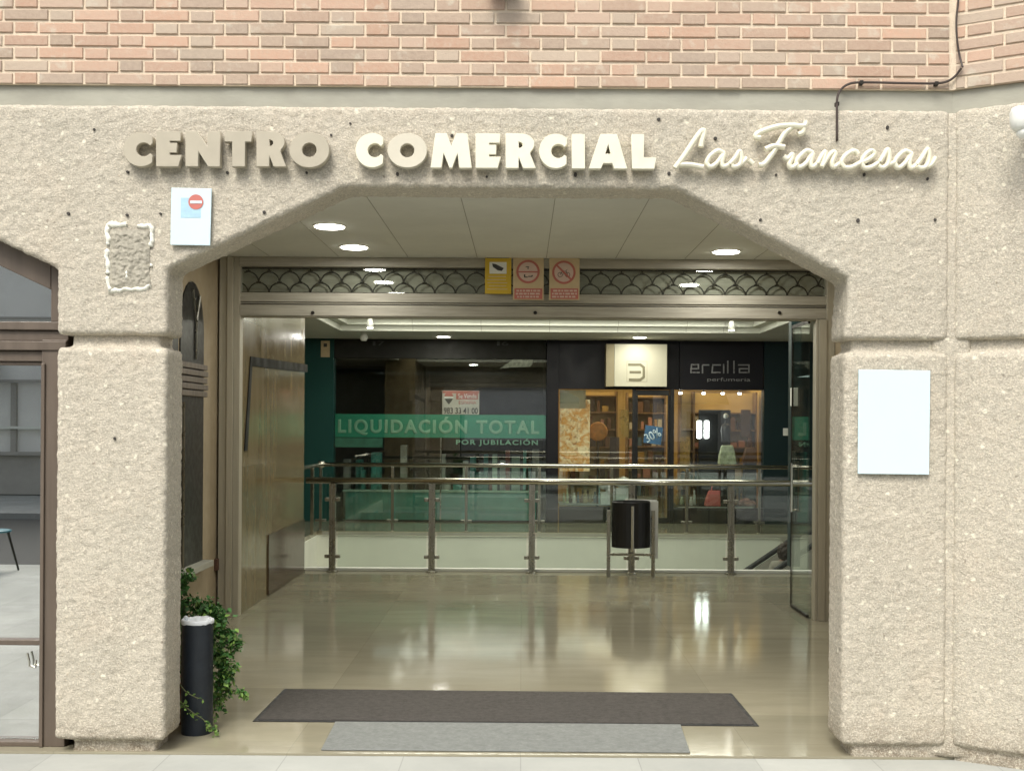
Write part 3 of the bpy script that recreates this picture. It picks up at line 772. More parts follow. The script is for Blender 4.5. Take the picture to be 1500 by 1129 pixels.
q = MB(); q.lathe([(.040,-.062),(.036,-.085),(.022,-.10),(.004,-.106)], cp+Vector((.012,0,0)), 20); q.build('dome', M['white'], sc, smooth=True)
q = MB(); q.tube([cp+Vector((.02,.0,.02)), cp+Vector((.07,.12,.03))], .03, 12); q.build('mount', M['white'], sc)

# ================================================================ ROLLER SHUTTER AND DOOR FRAME
SF = S-.10
sh = thing('roller_shutter', 'raised roller shutter with scalloped steel grille across the entrance', 'shutter', (0, S, 2.6))
a, b, z0, z1 = rect(350, 375, 1216, 392.5, SF); hz1 = CZ
BOX('housing', M['alu_h'], sh, a, b, SF, S+.12, z0, CZ-.002, bev=.004); gz1 = z0
ax, bx_ = a, b
a, b, z0, z1 = rect(350, 430.5, 1216, 447, SF); gz0 = z1
BOX('slat', M['alu_h'], sh, a, b, SF+.02, S+.04, z0+.018, z1, bev=.004)
BOX('slat', M['alu_h'], sh, a, b, SF+.035, S+.04, z0+.002, z0+.015, bev=.003)
a, b, z0, z1 = rect(350, 448.5, 1216, 466, SF)
BOX('bottom_bar', M['alu_h'], sh, a, b, SF+.01, S+.06, z0+.008, z1, bev=.005)
BOX('bottom_bar', M['alu_h'], sh, a, b, SF+.022, S+.05, z0, z0+.006)
for px in (458, 784, 1142):
    p = PT(px, 458, SF+.004); q = MB(); q.lathe([(.014,-.006),(.016,0),(.016,.01)], p, 12, 'Y'); q.build('lock_knob', M['iron'], sh)
g = MB(); GYY = S-.01; pit = .182; z = gz0; H = gz1-gz0
g.tube([(ax, GYY, gz1-.006), (bx_, GYY, gz1-.006)], .008, 6); g.tube([(ax, GYY, gz0+.006), (bx_, GYY, gz0+.006)], .008, 6)
n = int((bx_-ax)/pit)+2
for r in range(3):
    zb = gz0+.004 + r*H*.42 - H*.02
    for i in range(n):
        x = ax + i*pit + (pit/2 if r % 2 else 0) - .03
        pts = []
        for k in range(9):
            t = PI*k/8; xx = x+math.cos(t)*pit*.5; zz = zb+math.sin(t)*H*.42
            if ax < xx < bx_ and zz < gz1: pts.append((xx, GYY, zz))
        if len(pts) > 2: g.tube(pts, .0062, 6)
        if ax+.02 < x+pit/2 < bx_-.02 and r: g.tube([(x+pit/2-.02, GYY, zb+.003), (x+pit/2+.02, GYY, zb+.003)], .009, 6)
g.build('scalloped_grille', M['iron'], sh)
BOX('transom_pane', M['glass'], sh, ax, bx_, S-.045, S-.037, gz0, gz1-.01)
BOX('grille_backing', M['alu_h'], sh, ax, bx_, S+.05, S+.06, gz0, gz1)
df = thing('door_frame', 'champagne metal entrance frame posts carrying the roller shutter', 'door frame', (0, S, 0))
for (px0, px1, bk_) in ((320, 332, .0), (332, 341, -.02), (341, 350, .012)):
    a, b, z0, z1 = rect(px0, 385, px1, 905, SF); BOX('post', M['alu'], df, a, b-.001, SF+bk_, S+.02, 0, CZ-.003, bev=.003)
for (px0, px1, bk_) in ((1195, 1199, .012), (1199, 1210, -.01), (1210, 1222, .0)):
    a, b, z0, z1 = rect(px0, 470, px1, 905, SF); BOX('post', M['alu'], df, a, b-.001, SF+bk_, S+.02, 0, (2.62 if px1 < 1215 else CZ-.003), bev=.003)
p = PT(315, 826, SF)
lk = MB(); lk.box(p.x-.04, p.x+.035, SF-.05, SF+.01, p.z-.05, p.z+.05); lk.box(p.x-.15, p.x-.04, SF-.04, SF-.02, p.z-.012, p.z+.012); lk.build('latch', M['rust'], df, bev=.004)
# open glass leaf on the right
gd = thing('glass_door', 'frameless glass door leaf standing open at the right post', 'door', (2.53, S, 0))
BOX('pane', M['glass_green'], gd, 2.52, 2.532, S+.03, S+.63, .03, 2.60)
q = MB(); q.box(2.515, 2.537, S+.03, S+.63, 2.60, 2.63); q.box(2.515, 2.537, S+.03, S+.63, .008, .03); q.box(2.517, 2.535, S+.63, S+.638, .008, 2.63); q.build('edge_rail', M['iron'], gd)
q = MB(); q.tube([(2.49, S+.5, .9), (2.49, S+.5, 1.35)], .012, 8); q.tube([(2.49, S+.5, .92), (2.53, S+.5, .92)], .008, 6); q.tube([(2.49, S+.5, 1.33), (2.53, S+.5, 1.33)], .008, 6); q.build('handle', M['steel'], gd)
# tall dark window frame of the arched side window
aw = MB()
def archpts(y0, y1, zs, z0, rise=.30, n=12):
    c = (y0+y1)/2; r = (y1-y0)/2
    return [(y0, z0), (y1, z0)] + [(c+r*math.cos(PI*k/n), zs+rise*math.sin(PI*k/n)) for k in range(n+1)]
aw_t = MB()
def yz(mb, pts, x0, x1):
    a_ = [mb.bm.verts.new((x0, y, z)) for y, z in pts]; b_ = [mb.bm.verts.new((x1, y, z)) for y, z in pts]; n = len(pts)
    mb.bm.faces.new(a_); mb.bm.faces.new(b_[::-1])
    for i in range(n): mb.bm.faces.new((a_[i], b_[i], b_[(i+1)%n], a_[(i+1)%n]))
y1w = LX*FPX/(U(296, 600)[0]-CX); yw0 = 6.55
zA = EYE+(CY-U(296,470)[1])*y1w/FPX
q = MB(); yz(q, archpts(8.72, y1w, 2.42, .55, .40), LX-.01, LX+.012); aw1 = q.build('arched_side_window', M['black'], centre)
q = MB(); yz(q, archpts(7.9, 8.66, 2.42, .55, .40), LX-.01, LX+.012); q.build('arch_light', M['black'], aw1)
for k in range(5):
    z = 2.17-k*.055; q = MB(); q.box(LX+.013, LX+.04+.006*(k % 2), 7.9, y1w+.02, z-.05, z-.006); q.build('moulding', M['brown'], aw1, bev=.004)
q = MB(); q.box(LX+.002, LX+.10, 7.9, y1w+.02, .50, .55); q.build('sill', M['band'], aw1, bev=.005)
q = MB(); q.tube([(LX+.03, 8.74, .56), (LX+.03, 8.74, 1.85)], .014, 6); q.tube([(LX+.02, 9.1, 2.2), (LX+.02, 9.1, 2.5), (LX+.02, 9.0, 2.75)], .012, 6); q.tube([(LX+.02, 9.1, 2.5), (LX+.02, 9.2, 2.72)], .012, 6); q.build('glazing_bar', M['steel_dark'], aw1)

# ---- notices on the transom
def notice(label, x0, y0, x1, y1, m, group=None):
    Y = S-.115; a, b, z0, z1 = rect(x0, y0, x1, y1, Y)
    t_ = thing('safety_notice', label, 'notice', ((a+b)/2, Y, z0)); BOX('plate', m, t_, a, b, Y-.004, Y+.004, z0, z1, bev=.001); return t_
NY = S-.1195
def nb(parent, name, m, x0, y0, x1, y1, d=.002):
    a, b, z0, z1 = rect(x0, y0, x1, y1, NY); return BOX(name, m, parent, a, b, NY-d, NY, z0, z1)
n1 = notice('yellow video surveillance notice, left of two round prohibition notices', 710.5, 374.5, 749, 430.5, M['yellow'])
nb(n1, 'heading_bar', M['ink'], 713, 377, 746, 378.4); nb(n1, 'white_field', M['white'], 717, 384, 742, 401)
q = MB(); q.prism([(PT(x,y,NY).x, PT(x,y,NY).z) for x, y in ((721,386),(726,387),(738,393),(735,397),(729,396),(722,391))], NY-.005, NY-.0021); q.build('camera_symbol', M['ink'], n1)
for k in range(5): nb(n1, 'text_line', M['cream_notice'], 713+random.uniform(0,3), 404.5+k*4.6, 745-random.uniform(0,4), 405.7+k*4.6, .0012)
def prohib(label, x0, x1, cx, cy, kind):
    t_ = notice(label, x0, 375.5, x1, 439.5, M['cream_notice'])
    disc(t_, cx, cy, 15.6, NY-.0003, M['pink_notice'], 'symbol_field', .001); disc(t_, cx, cy, 17.2, NY-.0015, M['red'], 'ring', .002, 36, 14)
    q = MB()
    def P(x, y): return PT(x, y, NY-.002)
    if kind == 0:
        a_, b_ = P(cx-14.5, cy+.3), P(cx+14.5, cy+.3); q.box(a_.x, b_.x, NY-.0045, NY-.0035, a_.z-.006, a_.z+.006)
    else:
        a_, b_ = P(cx-10.5, cy-10.5), P(cx+10.5, cy+10.5); d = (b_-a_).normalized(); n_ = Vector((-d.z, 0, d.x))*.008
        q.prism([((a_-n_).x,(a_-n_).z),((b_-n_).x,(b_-n_).z),((b_+n_).x,(b_+n_).z),((a_+n_).x,(a_+n_).z)], NY-.0045, NY-.0035)
    q.build('slash', M['red'], t_)
    q = MB()
    if kind == 0:
        for dx, dy, w, h in ((-5,6,2,4),(-3,8,5,1.5),(3,7,6,1.5),(6,6,2,2),(-1,-7,5,1.2),(0,-5,1.2,3)):
            a_ = P(cx+dx-w/2, cy+dy-h/2); b_ = P(cx+dx+w/2, cy+dy+h/2); q.box(a_.x, b_.x, NY-.0028, NY-.0018, b_.z, a_.z)
    else:
        for dx in (-5.5, 5.5):
            p_ = P(cx+dx, cy+3.5); pts = [(p_.x+.02*math.cos(2*PI*k/10), NY-.002, p_.z+.02*math.sin(2*PI*k/10)) for k in range(11)]; q.tube(pts, .0022, 4)
        q.tube([P(cx-5.5,cy+3.5), P(cx-2,cy-2), P(cx+3,cy-2), P(cx,cy+3.5), P(cx-2,cy-2)], .0022, 4); q.tube([P(cx+5.5,cy+3.5), P(cx+3,cy-3), P(cx+5,cy-4)], .0022, 4)
    q.build('pictogram', M['ink'], t_)
    nb(t_, 'caption_panel', M['red'], x0+2, 422.5, x1-2, 438, .0015)
    for k in range(3):
        q = MB(); x = x0+4+random.uniform(0,2)
        while x < x1-6:
            w = random.uniform(2,7); w = min(w, x1-4-x); a_, b_, z0, z1 = rect(x, 424.7+k*4.4, x+w, 427.2+k*4.4, NY-.0016); q.box(a_, b_, NY-.003, NY-.0016, z0, z1); x += w+1.3
        q.build('caption_text', M['pink_notice'], t_)
    return t_
prohib('prohibition notice with horizontal bar in its red ring, beside the yellow notice', 751.5, 796.5, 773.5, 398, 0)
prohib('prohibition notice with diagonal bar over a bicycle in its red ring', 804.5, 849, 826, 399, 1)

# ================================================================ LIGHTS IN THE CEILING
M['lamp'] = emis('lit_diffuser', (1,.97,.86), 12)
dl_proto = None
def downlight(X, Y, label, power, group='round ceiling downlights'):
    global dl_proto
    t_ = thing('downlight', label, 'ceiling light', (X, Y, CZ), group)
    q = MB(); q.lathe([(.105,-.012),(.098,-.010),(.09,-.004),(.09,.0)], (X, Y, CZ), 28); q.build('diffuser', M['lamp'], t_)
    q = MB()
    for i in range(28):
        a0 = 2*PI*i/28; a1 = 2*PI*(i+1)/28
        vs = [q.bm.verts.new((X+rad*math.cos(a), Y+rad*math.sin(a), z)) for z in (CZ-.006, CZ+.004) for rad, a in ((.12,a0),(.12,a1),(.1055,a1),(.1055,a0))]
        for f in ((0,1,2,3),(4,7,6,5),(0,4,5,1),(2,6,7,3)): q.bm.faces.new([vs[j] for j in f])
    q.build('rim', M['white'], t_)
    la = bpy.data.lights.new('downlight_lamp', 'AREA'); la.shape = 'DISK'; la.size = .19; la.energy = power; la.color = (1,.98,.92)
    lo = bpy.data.objects.new('downlight_lamp', la); COL.objects.link(lo); lo.location = (0,0,-.016); lo.parent = t_
    return t_
downlight(-1.40, 7.25, 'unseen round downlight added for light behind the left slope of the arch', 6)  # added for illumination, out of view behind the arch
downlight(-1.42, 8.25, 'front round downlight in the left row above the entrance', 6)
downlight(-1.385, 9.22, 'second round downlight in the left row, nearer the shutter', 6)
downlight(1.68, 9.33, 'round downlight in the right row above the entrance', 6)
downlight(1.70, 8.2, 'round downlight in the right row hidden by the arch slope', 6)
downlight(-1.32, 18.75, 'round downlight before the green liquidation shop', 8)
downlight(1.93, 18.6, 'round downlight before the perfume shop sign box', 8)
downlight(-1.2, 11.2, 'round downlight behind the shutter on the left', 8)
downlight(1.4, 11.2, 'round downlight behind the shutter on the right', 8)
def area(X, Y, Z, sx, sy, e, col, rot=(0,0,0), name='lamp'):
    la = bpy.data.lights.new(name, 'AREA'); la.shape = 'RECTANGLE'; la.size = sx; la.size_y = sy; la.energy = e; la.color = col
    lo = bpy.data.objects.new(name, la); COL.objects.link(lo); lo.location = (X, Y, Z); lo.rotation_euler = rot; return lo
# light strips of the coffer
M['strip'] = emis('lit_cove_strip', (1,.98,.85), 7)
cs = thing('cove_light', 'long white light strip glowing in the stepped ceiling recess', 'ceiling light', (.4, BY-.5, CZ+.28))
BOX('strip', M['strip'], cs, VX0+.5, VX1-.5, BY-.52, BY-.46, CZ+.262, CZ+.298)
BOX('strip', M['strip'], cs, VX0+.30, VX0+.36, VY0+.6, BY-.6, CZ+.262, CZ+.298); BOX('strip', M['strip'], cs, VX1-.36, VX1-.30, VY0+.6, BY-.6, CZ+.262, CZ+.298)
area(.4, VY0+.42, CZ+.20, 5.4, .12, 26, (1,.97,.84), (R(90),0,0), 'coffer_fill_lamp')  # unseen lamp added at the front edge to brighten the coffer steps
area(.4, 15, CZ+.25, 5.6, 4.2, 125, (1,.97,.82), name='coffer_lamp')
for X, Y, px, lab in ((PT(1070,476,BY-.2).x, BY-.3, 0, 'small white track spotlight at the right of the ceiling recess'), (PT(542,468,BY-.3).x, BY-.3, 0, 'small white track spotlight at the left of the ceiling recess')):
    t_ = thing('spotlight', lab, 'spotlight', (X, Y, CZ+.1), 'track spotlights in the ceiling recess')
    q = MB(); q.tube([(X, Y, CZ+.28), (X, Y, CZ+.15)], .012, 8); q.build('stem', M['white'], t_)
    q = MB(); q.lathe([(.03,.16),(.045,.12),(.055,.02),(.052,.018)], (X, Y, CZ-.0), 16); q.build('can', M['white'], t_, smooth=True)
    q = MB(); q.lathe([(.045,.012),(.045,.017)], (X, Y, CZ), 16); q.build('lens', M['lamp'], t_)
sd = thing('smoke_detector', 'small white bell-shaped detector under the far ceiling at left', 'detector', tuple(PT(533,490,18.2)))
p = PT(533, 489, 18.2); q = MB(); q.lathe([(.04,-.09),(.06,-.06),(.065,-.02),(.05,0),(.05,.05)], (p.x, 18.2, CZ-.03), 18); q.build('bell', M['white'], sd, smooth=True)

# ================================================================ RAILINGS
def railing(label, pts_x, Y, x0, x1, rr, rt, h, front=True, posts_m='steel_dark'):
    t_ = thing('glass_railing', label, 'railing', ((x0+x1)/2, Y, 0))
    q = MB(); q.tube([(x0, Y, h), (x1, Y, h)], rr, 14); q.build('handrail', M['steel'], t_, smooth=True)
    for x in pts_x:
        q = MB()
        q.box(x-rt, x-rt*.25, Y-.03, Y+.03, 0.001, h-rr*.8); q.box(x+rt*.25, x+rt, Y-.03, Y+.03, 0.001, h-rr*.8)
        q.box(x-rt*.4, x+rt*.4, Y-.012, Y+.012, 0.001, h-rr*.8) 
        po = q.build('post', M[posts_m], t_, bev=.003)
        q = MB(); q.lathe([(rt*1.9,0.002),(rt*1.9,.008),(rt*1.3,.014)], (x, Y, 0), 14); q.build('foot', M['steel'], po)
        for zc in (.17, .82):
            for u0, u1 in ((x-.088, x-rt-.001), (x+rt+.001, x+.088)):
                q = MB(); q.box(u0, u1, Y-.022, Y+.022, zc-.02, zc+.02); q.build('glass_clamp', M['steel_dark'], po, bev=.006)
    xs = sorted(pts_x)
    for a_, b_ in zip(xs[:-1], xs[1:]):
        BOX('glass_panel', M['glass_green'], t_, a_+.06, b_-.06, Y-.005, Y+.005, .05, .90)
    return t_
fx = [PT(px, 780, RY).x for px in (487, 632.5, 779, 925, 1070.5)]
fx += [fx[-1]+1.14, fx[-1]+2.28]
railing('nearer stainless and glass railing along the edge of the void', fx, RY, WX+.01, 6.2, .036, .036, 1.035)
bxs = [PT(px, 730, BY).x for px in (470, 575, 683, 790, 896, 1006, 1112)]; bxs += [bxs[-1]+1.14, bxs[-1]+2.28]
railing('farther railing across the void in front of the shops', bxs, BY, bxs[0], 7.0, .034, .022, 1.04, posts_m='steel')
t_ = thing('glass_railing', 'short side railing at the left end of the void', 'railing', (bxs[0], 15.2, 0))
q = MB(); q.tube([(bxs[0], BY-.04, 1.04), (bxs[0], RY-.1, 1.04)], .034, 12); q.build('handrail', M['steel'], t_, smooth=True)
for Y in (16.9, 15.8, 14.7, 13.6):
    q = MB(); q.box(bxs[0]-.025, bxs[0]+.025, Y-.025, Y+.025, 0.001, 1.01); q.build('post', M['steel'], t_, bev=.004)
q = MB(); q.lathe([(.05,-.05),(.06,0),(.05,.05)], (bxs[0], BY, 1.04), 14); q.build('corner_ball', M['steel'], t_, smooth=True)

# ---- litter bin by the railing
LB = RY-.32
lb = thing('litter_bin', 'black steel litter bin on legs in front of the railing', 'litter bin', (PT(924,838,LB).x, LB, 0))
bxc = PT(924, 800, LB).x
q = MB(); q.lathe([(.20,.33),(.215,.335),(.215,.83),(.205,.845),(.20,.83),(.19,.40),(.01,.40)], (bxc, LB, 0), 30, sx=1, sy=.75)
q.build('drum', M['black'], lb, smooth=False)
q = MB(); q.box(bxc-.016, bxc+.016, LB-.178, LB-.164, .30, .80); q.build('front_strip', M['steel'], lb, bev=.004)
for s_ in (-1, 1):
    q = MB(); q.box(bxc+s_*.248-.02, bxc+s_*.248+.02, LB-.02, LB+.02, 0, .74+.0); q.build('leg', M['steel_dark'], lb, bev=.004)
q = MB(); q.box(bxc-.227, bxc+.227, LB-.016, LB+.016, .235, .262); q.build('crossbar', M['steel_dark'], lb, bev=.003)
q = MB(); q.box(bxc+.22, bxc+.31, LB+.05, LB+.07, .20, .84); q.box(bxc-.02, bxc+.31, LB+.171, LB+.185, .80, .85); q.build('back_plate', M['ceil'], lb, bev=.004)

# ================================================================ MATS, ENTRANCE BIN, PLANT
def floorpt(px, py):
    x, y = U(px, py); Y = FPX*EYE/(y-CY); return Vector(((x-CX)*Y/FPX, Y, 0))
def mat_obj(label, corners, m, h=.011):
    P = [floorpt(*c) for c in corners]; q = MB(); c = sum(P, Vector())/4
    a_ = [q.bm.verts.new((p.x, p.y, .0015)) for p in P]; b_ = [q.bm.verts.new((p.x, p.y, h)) for p in P]
    q.bm.faces.new(a_); q.bm.faces.new(b_)
    for i in range(4): q.bm.faces.new((a_[i], a_[(i+1)%4], b_[(i+1)%4], b_[i]))
    o = tag(q.build('door_mat', m, None, loc=(c.x, c.y, 0), bev=.004), label, 'mat')
    if h > .01:
        q = MB(); G = []
        for p in P: G.append(Vector((p.x+math.copysign(.028, p.x-c.x), p.y+math.copysign(.022, p.y-c.y), 0)))
        a_ = [q.bm.verts.new((p.x, p.y, .001)) for p in G]; b_ = [q.bm.verts.new((p.x+math.copysign(.008, c.x-p.x), p.y, .005)) for p in G]
        q.bm.faces.new(a_); q.bm.faces.new(b_)
        for i in range(4): q.bm.faces.new((a_[i], a_[(i+1)%4], b_[(i+1)%4], b_[i]))
        q.build('rubber_edge', M['rubber'], o)
    return o
mat_obj('wide charcoal doormat lying across the shiny floor', [(378,1055),(421,1010.5),(1067,1017),(1104,1062)], M['mat_dark'])
mat_obj('lighter grey wet-looking mat in front of the charcoal one', [(470,1099),(491,1058),(997,1062),(1011,1103)], M['mat_light'], .008)

bc = Vector((PT(288.5, 1000, 6.16).x, 6.165, 0))
bn = thing('entrance_bin', 'slim dark cylindrical bin with white liner beside the left pier', 'litter bin', tuple(bc))
q = MB(); q.lathe([(.082,.0),(.084,.01),(.084,.585),(.086,.59),(.086,.612),(.078,.612),(.076,.5)], bc, 40); q.build('drum', M['bin_black'], bn, smooth=True).modifiers.new('e','EDGE_SPLIT').split_angle = R(35)
q = MB(); n = 40; rings = []
for rad, h in ((.0875,.598),(.0885,.605),(.087,.618),(.080,.622),(.070,.612),(.05,.600),(.01,.597)):
    rings.append([q.bm.verts.new((bc.x+(rad+.003*noise.noise(Vector((k*.7,rad*80,0))))*math.cos(2*PI*k/n), bc.y+(rad+.003*noise.noise(Vector((k*.7,rad*80,0))))*math.sin(2*PI*k/n), h+.008*noise.noise(Vector((k*.45,h*50,3))))) for k in range(n)])
for a_ in range(len(rings)-1):
    for k in range(n): q.bm.faces.new((rings[a_][k], rings[a_][(k+1)%n], rings[a_+1][(k+1)%n], rings[a_+1][k]))
q.bm.faces.new(rings[-1]); ln = q.build('liner', M['bag'], bn, smooth=True)
for dx, dy in ((.062,-.03),(-.07,.02)):
    q = MB()
    q.lathe([(.004,.60),(.012,.610),(.014,.622),(.009,.630),(.003,.634)], (bc.x+dx, bc.y+dy, 0), 9); o = q.build('knot', M['bag'], ln)
leafs = MB()

def leaf_mat():
    m, nt, b = new_mat('ivy_leaf')
    oi = nn(nt, 'ShaderNodeAttribute', attribute_name='tone')
    nt.links.new(oi.outputs['Color'], b.inputs['Base Color']); b.inputs['Roughness'].default_value = .65
    b.inputs['Subsurface Weight'].default_value = 0
    return m
M['leaf'] = leaf_mat()
M['stem'] = mat('green_stem', (.09,.10,.035), .7)
pl = thing('trailing_plant', 'bushy green trailing plant spilling from a pot behind the slim bin', 'plant', (-1.93, 6.42, 0))
q = MB(); q.lathe([(.10,0),(.105,.01),(.14,.22),(.15,.24),(.14,.25),(.12,.23),(.01,.22)], (-1.93,6.42,0), 24); q.build('pot', M['terracotta'], pl)
rnd = random.Random(4); bm = bmesh.new(); lay = bm.loops.layers.float_color.new('tone'); stems = MB()
def add_leaf(p, s, fresh):
    d = Vector((rnd.uniform(-1,1), rnd.uniform(-1,.6), rnd.uniform(-1,.5))).normalized(); w = d.cross(Vector((rnd.uniform(-1,1),rnd.uniform(-1,1),1))).normalized(); nrm = d.cross(w)
    P = [p, p+d*s*.35+w*s*.38, p+d*s+nrm*s*.12, p+d*s*.35-w*s*.38]
    vs = [bm.verts.new(v) for v in P]
    base = (.045,.13,.026) if rnd.random() > fresh else (.15,.26,.05)
    k = rnd.uniform(.5,1.7); c = (base[0]*k, base[1]*k, base[2]*k, 1)
    for f in ((0,1,2),(0,2,3)):
        fc = bm.faces.new([vs[i] for i in f]);
        for l in fc.loops: l[lay] = c
def spray(path, rad, n, s, fresh):
    pts = catmull(path, 6); stems.tube(pts, [.004*(1-.6*i/len(pts)) for i in range(len(pts))], 5)
    for _ in range(n):
        p = rnd.choice(pts)+Vector((rnd.gauss(0,rad),rnd.gauss(0,rad*.9),rnd.gauss(0,rad)))
        add_leaf(p, s*rnd.uniform(.45,1.4), fresh)
base = Vector((-1.93,6.42,.24))
def L(px, py, Y=6.36): return PT(px, py, Y)
spray([base, L(262,900,6.45), L(268,850,6.45), L(276,842,6.4)], .022, 420, .030, .1)
spray([base, L(270,890,6.45), L(300,888,6.4), L(325,900)], .024, 520, .030, .15)
spray([base, L(285,895,6.45), L(320,905), L(338,930), L(345,938)], .022, 420, .030, .2)
spray([base, L(300,900), L(322,935), L(328,975), L(326,1000)], .028, 700, .030, .35)
spray([base, L(300,930), L(318,970), L(324,1010), L(318,1030)], .024, 520, .028, .6)
spray([base, L(310,960), L(335,985), L(345,975)], .016, 180, .026, .4)
spray([L(318,1000), L(335,1010), L(352,1013), L(361,1016)], .010, 130, .024, .5)
spray([L(322,960), L(340,955), L(352,938)], .010, 90, .024, .3)
spray([base, L(275,930,6.45), L(290,960,6.40), L(308,1010,6.32)], .02, 280, .028, .5)
spray([L(318,1020), L(312,1045,6.3), L(308,1062,6.1), L(318,1070,6.08)], .012, 70, .022, .8)
spray([L(262,1000,6.06), L(272,1012,6.05), L(285,1020,6.04), L(298,1024,6.04)], .004, 10, .018, .9)
spray([L(266,1030,6.06), L(285,1045,6.04), L(300,1055,6.03), L(306,1068,6.03)], .008, 34, .022, .8)
for v in bm.verts: v.co -= Vector((-1.93,6.42,0))
me = bpy.data.meshes.new('foliage'); bm.to_mesh(me); bm.free(); me.materials.append(M['leaf']); o = bpy.data.objects.new('foliage', me); COL.objects.link(o); o.parent = pl
stems.build('stem', M['stem'], pl)

# ================================================================ SHOPFRONTS
K = SY
def SR(x0, y0, x1, y1, Y=SY): return rect(x0, y0, x1, y1, Y)
def shop_box(parent, name, m, x0, y0, x1, y1, d0=0, d1=.1, bev=.004, toceil=False, tofloor=False):
    a, b, z0, z1 = SR(x0, y0, x1, y1)
    if toceil: z1 = CZ-.002
    if tofloor: z0 = .002
    return BOX(name, m, parent, a, b, SY+d0, SY+d1, z0, z1, bev=bev)
s_a = thing('green_shopfront', 'dark shopfront with teal side panel and green closing-down banner', 'shopfront', (PT(640,700,SY).x, SY, 0))
BOX('wall_panel', M['teal'], s_a, -9, PT(489,620,SY).x, SY-.03, SY+.2, .002, CZ-.002)
shop_box(s_a, 'header', M['grey_dark'], 489.5, 497, 800, 525, .0, .15, toceil=True)
shop_box(s_a, 'stall_riser', M['grey_dark'], 489.5, 762, 800, 770, 0, .1, tofloor=True)
shop_box(s_a, 'window_pane', M['shop_glass'], 489.6, 525.5, 799.6, 761.5, .03, .04, bev=0)
for px in (645,):
    shop_box(s_a, 'mullion', M['steel_dark'], px-1, 641, px+1, 761.6, .045, .075)
bs = shop_box(s_a, 'sale_banner', M['green_banner'], 490, 607, 799.5, 641, .055, .058, bev=0)
pz = SY+.054
def stext(s, name, m, parent, x0, y0, x1, y1, Y, **kw):
    a, b, z0, z1 = rect(x0, y0, x1, y1, Y); return text(s, name, m, parent, a, b, z0, z1, Y, **kw)
stext('LIQUIDACIÓN TOTAL', 'banner_text', M['green_text'], bs, 495, 610, 790, 638.5, pz, bold=.038, space=1.22, depth=.006)
stext('POR JUBILACIÓN', 'small_text', M['green_text'], bs, 668, 642.5, 788, 653.5, pz, bold=.03, space=1.22, depth=.006)
stk = shop_box(s_a, 'green_film', mat('translucent_green_film', (.06,.22,.15), .5, var=.3, vs=6), 490, 641.5, 560, 655, .056, .058, bev=0)
# number stickers on header
for dg_, a_, b_ in (('1',546,550),('7',553,563),('1',728,732),('6',735,745)): stext(dg_, 'header_digit', M['ink'], s_a, a_, 499.5, b_, 506, SY-.002, depth=.003)
# real estate board
eb = thing('for_sale_board', 'white and red for sale board with balloon and phone number above the banner', 'sign', tuple(PT(675,606,SY+.05)))
EY = SY+.048
def eb_(name, m, x0, y0, x1, y1, d=.002, base=.0):
    a, b, z0, z1 = rect(x0, y0, x1, y1, EY); return BOX(name, m, eb, a, b, EY-base-d, EY-base, z0, z1)
a, b, z0, z1 = rect(648, 572, 702, 607, EY); BOX('board', mat('board_white', (.55,.53,.46), .5), eb, a, b, EY, EY+.006, z0, z1)
eb_('red_field', M['red'], 648.5, 572.5, 701.5, 576); eb_('red_field', M['red'], 668, 576.2, 700, 585)
stext('Se Vende', 'board_text', M['white'], eb, 671, 576.5, 698, 583.5, EY-.0022, depth=.002, offset=.01)
stext('ESPAÑA', 'board_text', M['red'], eb, 672, 586, 698, 592, EY-.0002, depth=.002, offset=.01)
stext('983 33 41 00', 'phone_number', M['ink'], eb, 650, 597, 700, 606, EY-.0002, depth=.002, offset=.02)
for (pts, m, y) in (([(657.5+6.6*math.cos(R(t)), 580.5-5.8*math.sin(R(t))) for t in range(0,181,20)] , M['red'], EY-.0015), ([(650.9,580.8),(664.1,580.8),(664.0,583.4),(651.0,583.4)], M['white'], EY-.0015), ([(651.2,583.8),(663.8,583.8),(661,588),(657.5,592.5),(654,588)], M['ink'], EY-.0015)):
    q = MB(); q.prism([(PT(x,yy,EY).x, PT(x,yy,EY).z) for x, yy in pts], y, y+.001); q.build('balloon', m, eb)
# inside the closed shop: dim back wall, added cartons imitating greenish reflections
s_dark = M['navy']
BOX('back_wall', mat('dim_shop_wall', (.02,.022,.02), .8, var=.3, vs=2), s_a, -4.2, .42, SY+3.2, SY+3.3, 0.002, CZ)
BOX('partition', M['grey_dark'], s_a, .42, .60, SY+.101, SY+5.9, 0.002, CZ-.004)
BOX('partition', M['grey_dark'], s_a, -4.2, -4.1, SY+.201, SY+5.9, 0.002, CZ-.004)
rnd = random.Random(12)
pal = [mat('carton_pale_green', (.34,.48,.38), .7, var=.2), mat('carton_grey', (.28,.30,.26), .7, var=.2), mat('carton_teal', (.05,.24,.20), .6, var=.2), mat('carton_brown', (.16,.11,.07), .7, var=.2), mat('carton_red', (.25,.06,.04), .6, var=.2), mat('carton_white', (.55,.58,.50), .7, var=.2)]
cols = ['pale green','grey','teal','brown','dull red','white']
x = -3.18; i = 0
heights = ['half hidden low down','standing tall','leaning']
while x < .25:
    w = rnd.uniform(.04,.18); h = rnd.uniform(.5,1.32); k = rnd.choice([0,0,1,2,2,3,5,5,4 if rnd.random()<.5 else 1]); Y = SY+.35+rnd.random()*.9
    t_ = MB(); t_.box(x, x+w, Y, Y+.25, 0.002, h, rot=None)
    o = t_.build('reflection_carton', pal[k], None, loc=(x+w/2, Y, 0), bev=.008)  # upright cartons added in place of striped greenish reflections on the glass
    tag(o, '%s carton added to imitate reflected stripes behind the liquidation window' % cols[k], 'carton', 'added cartons imitating reflections in the liquidation window')
    x += w+rnd.uniform(-.02,.09); i += 1
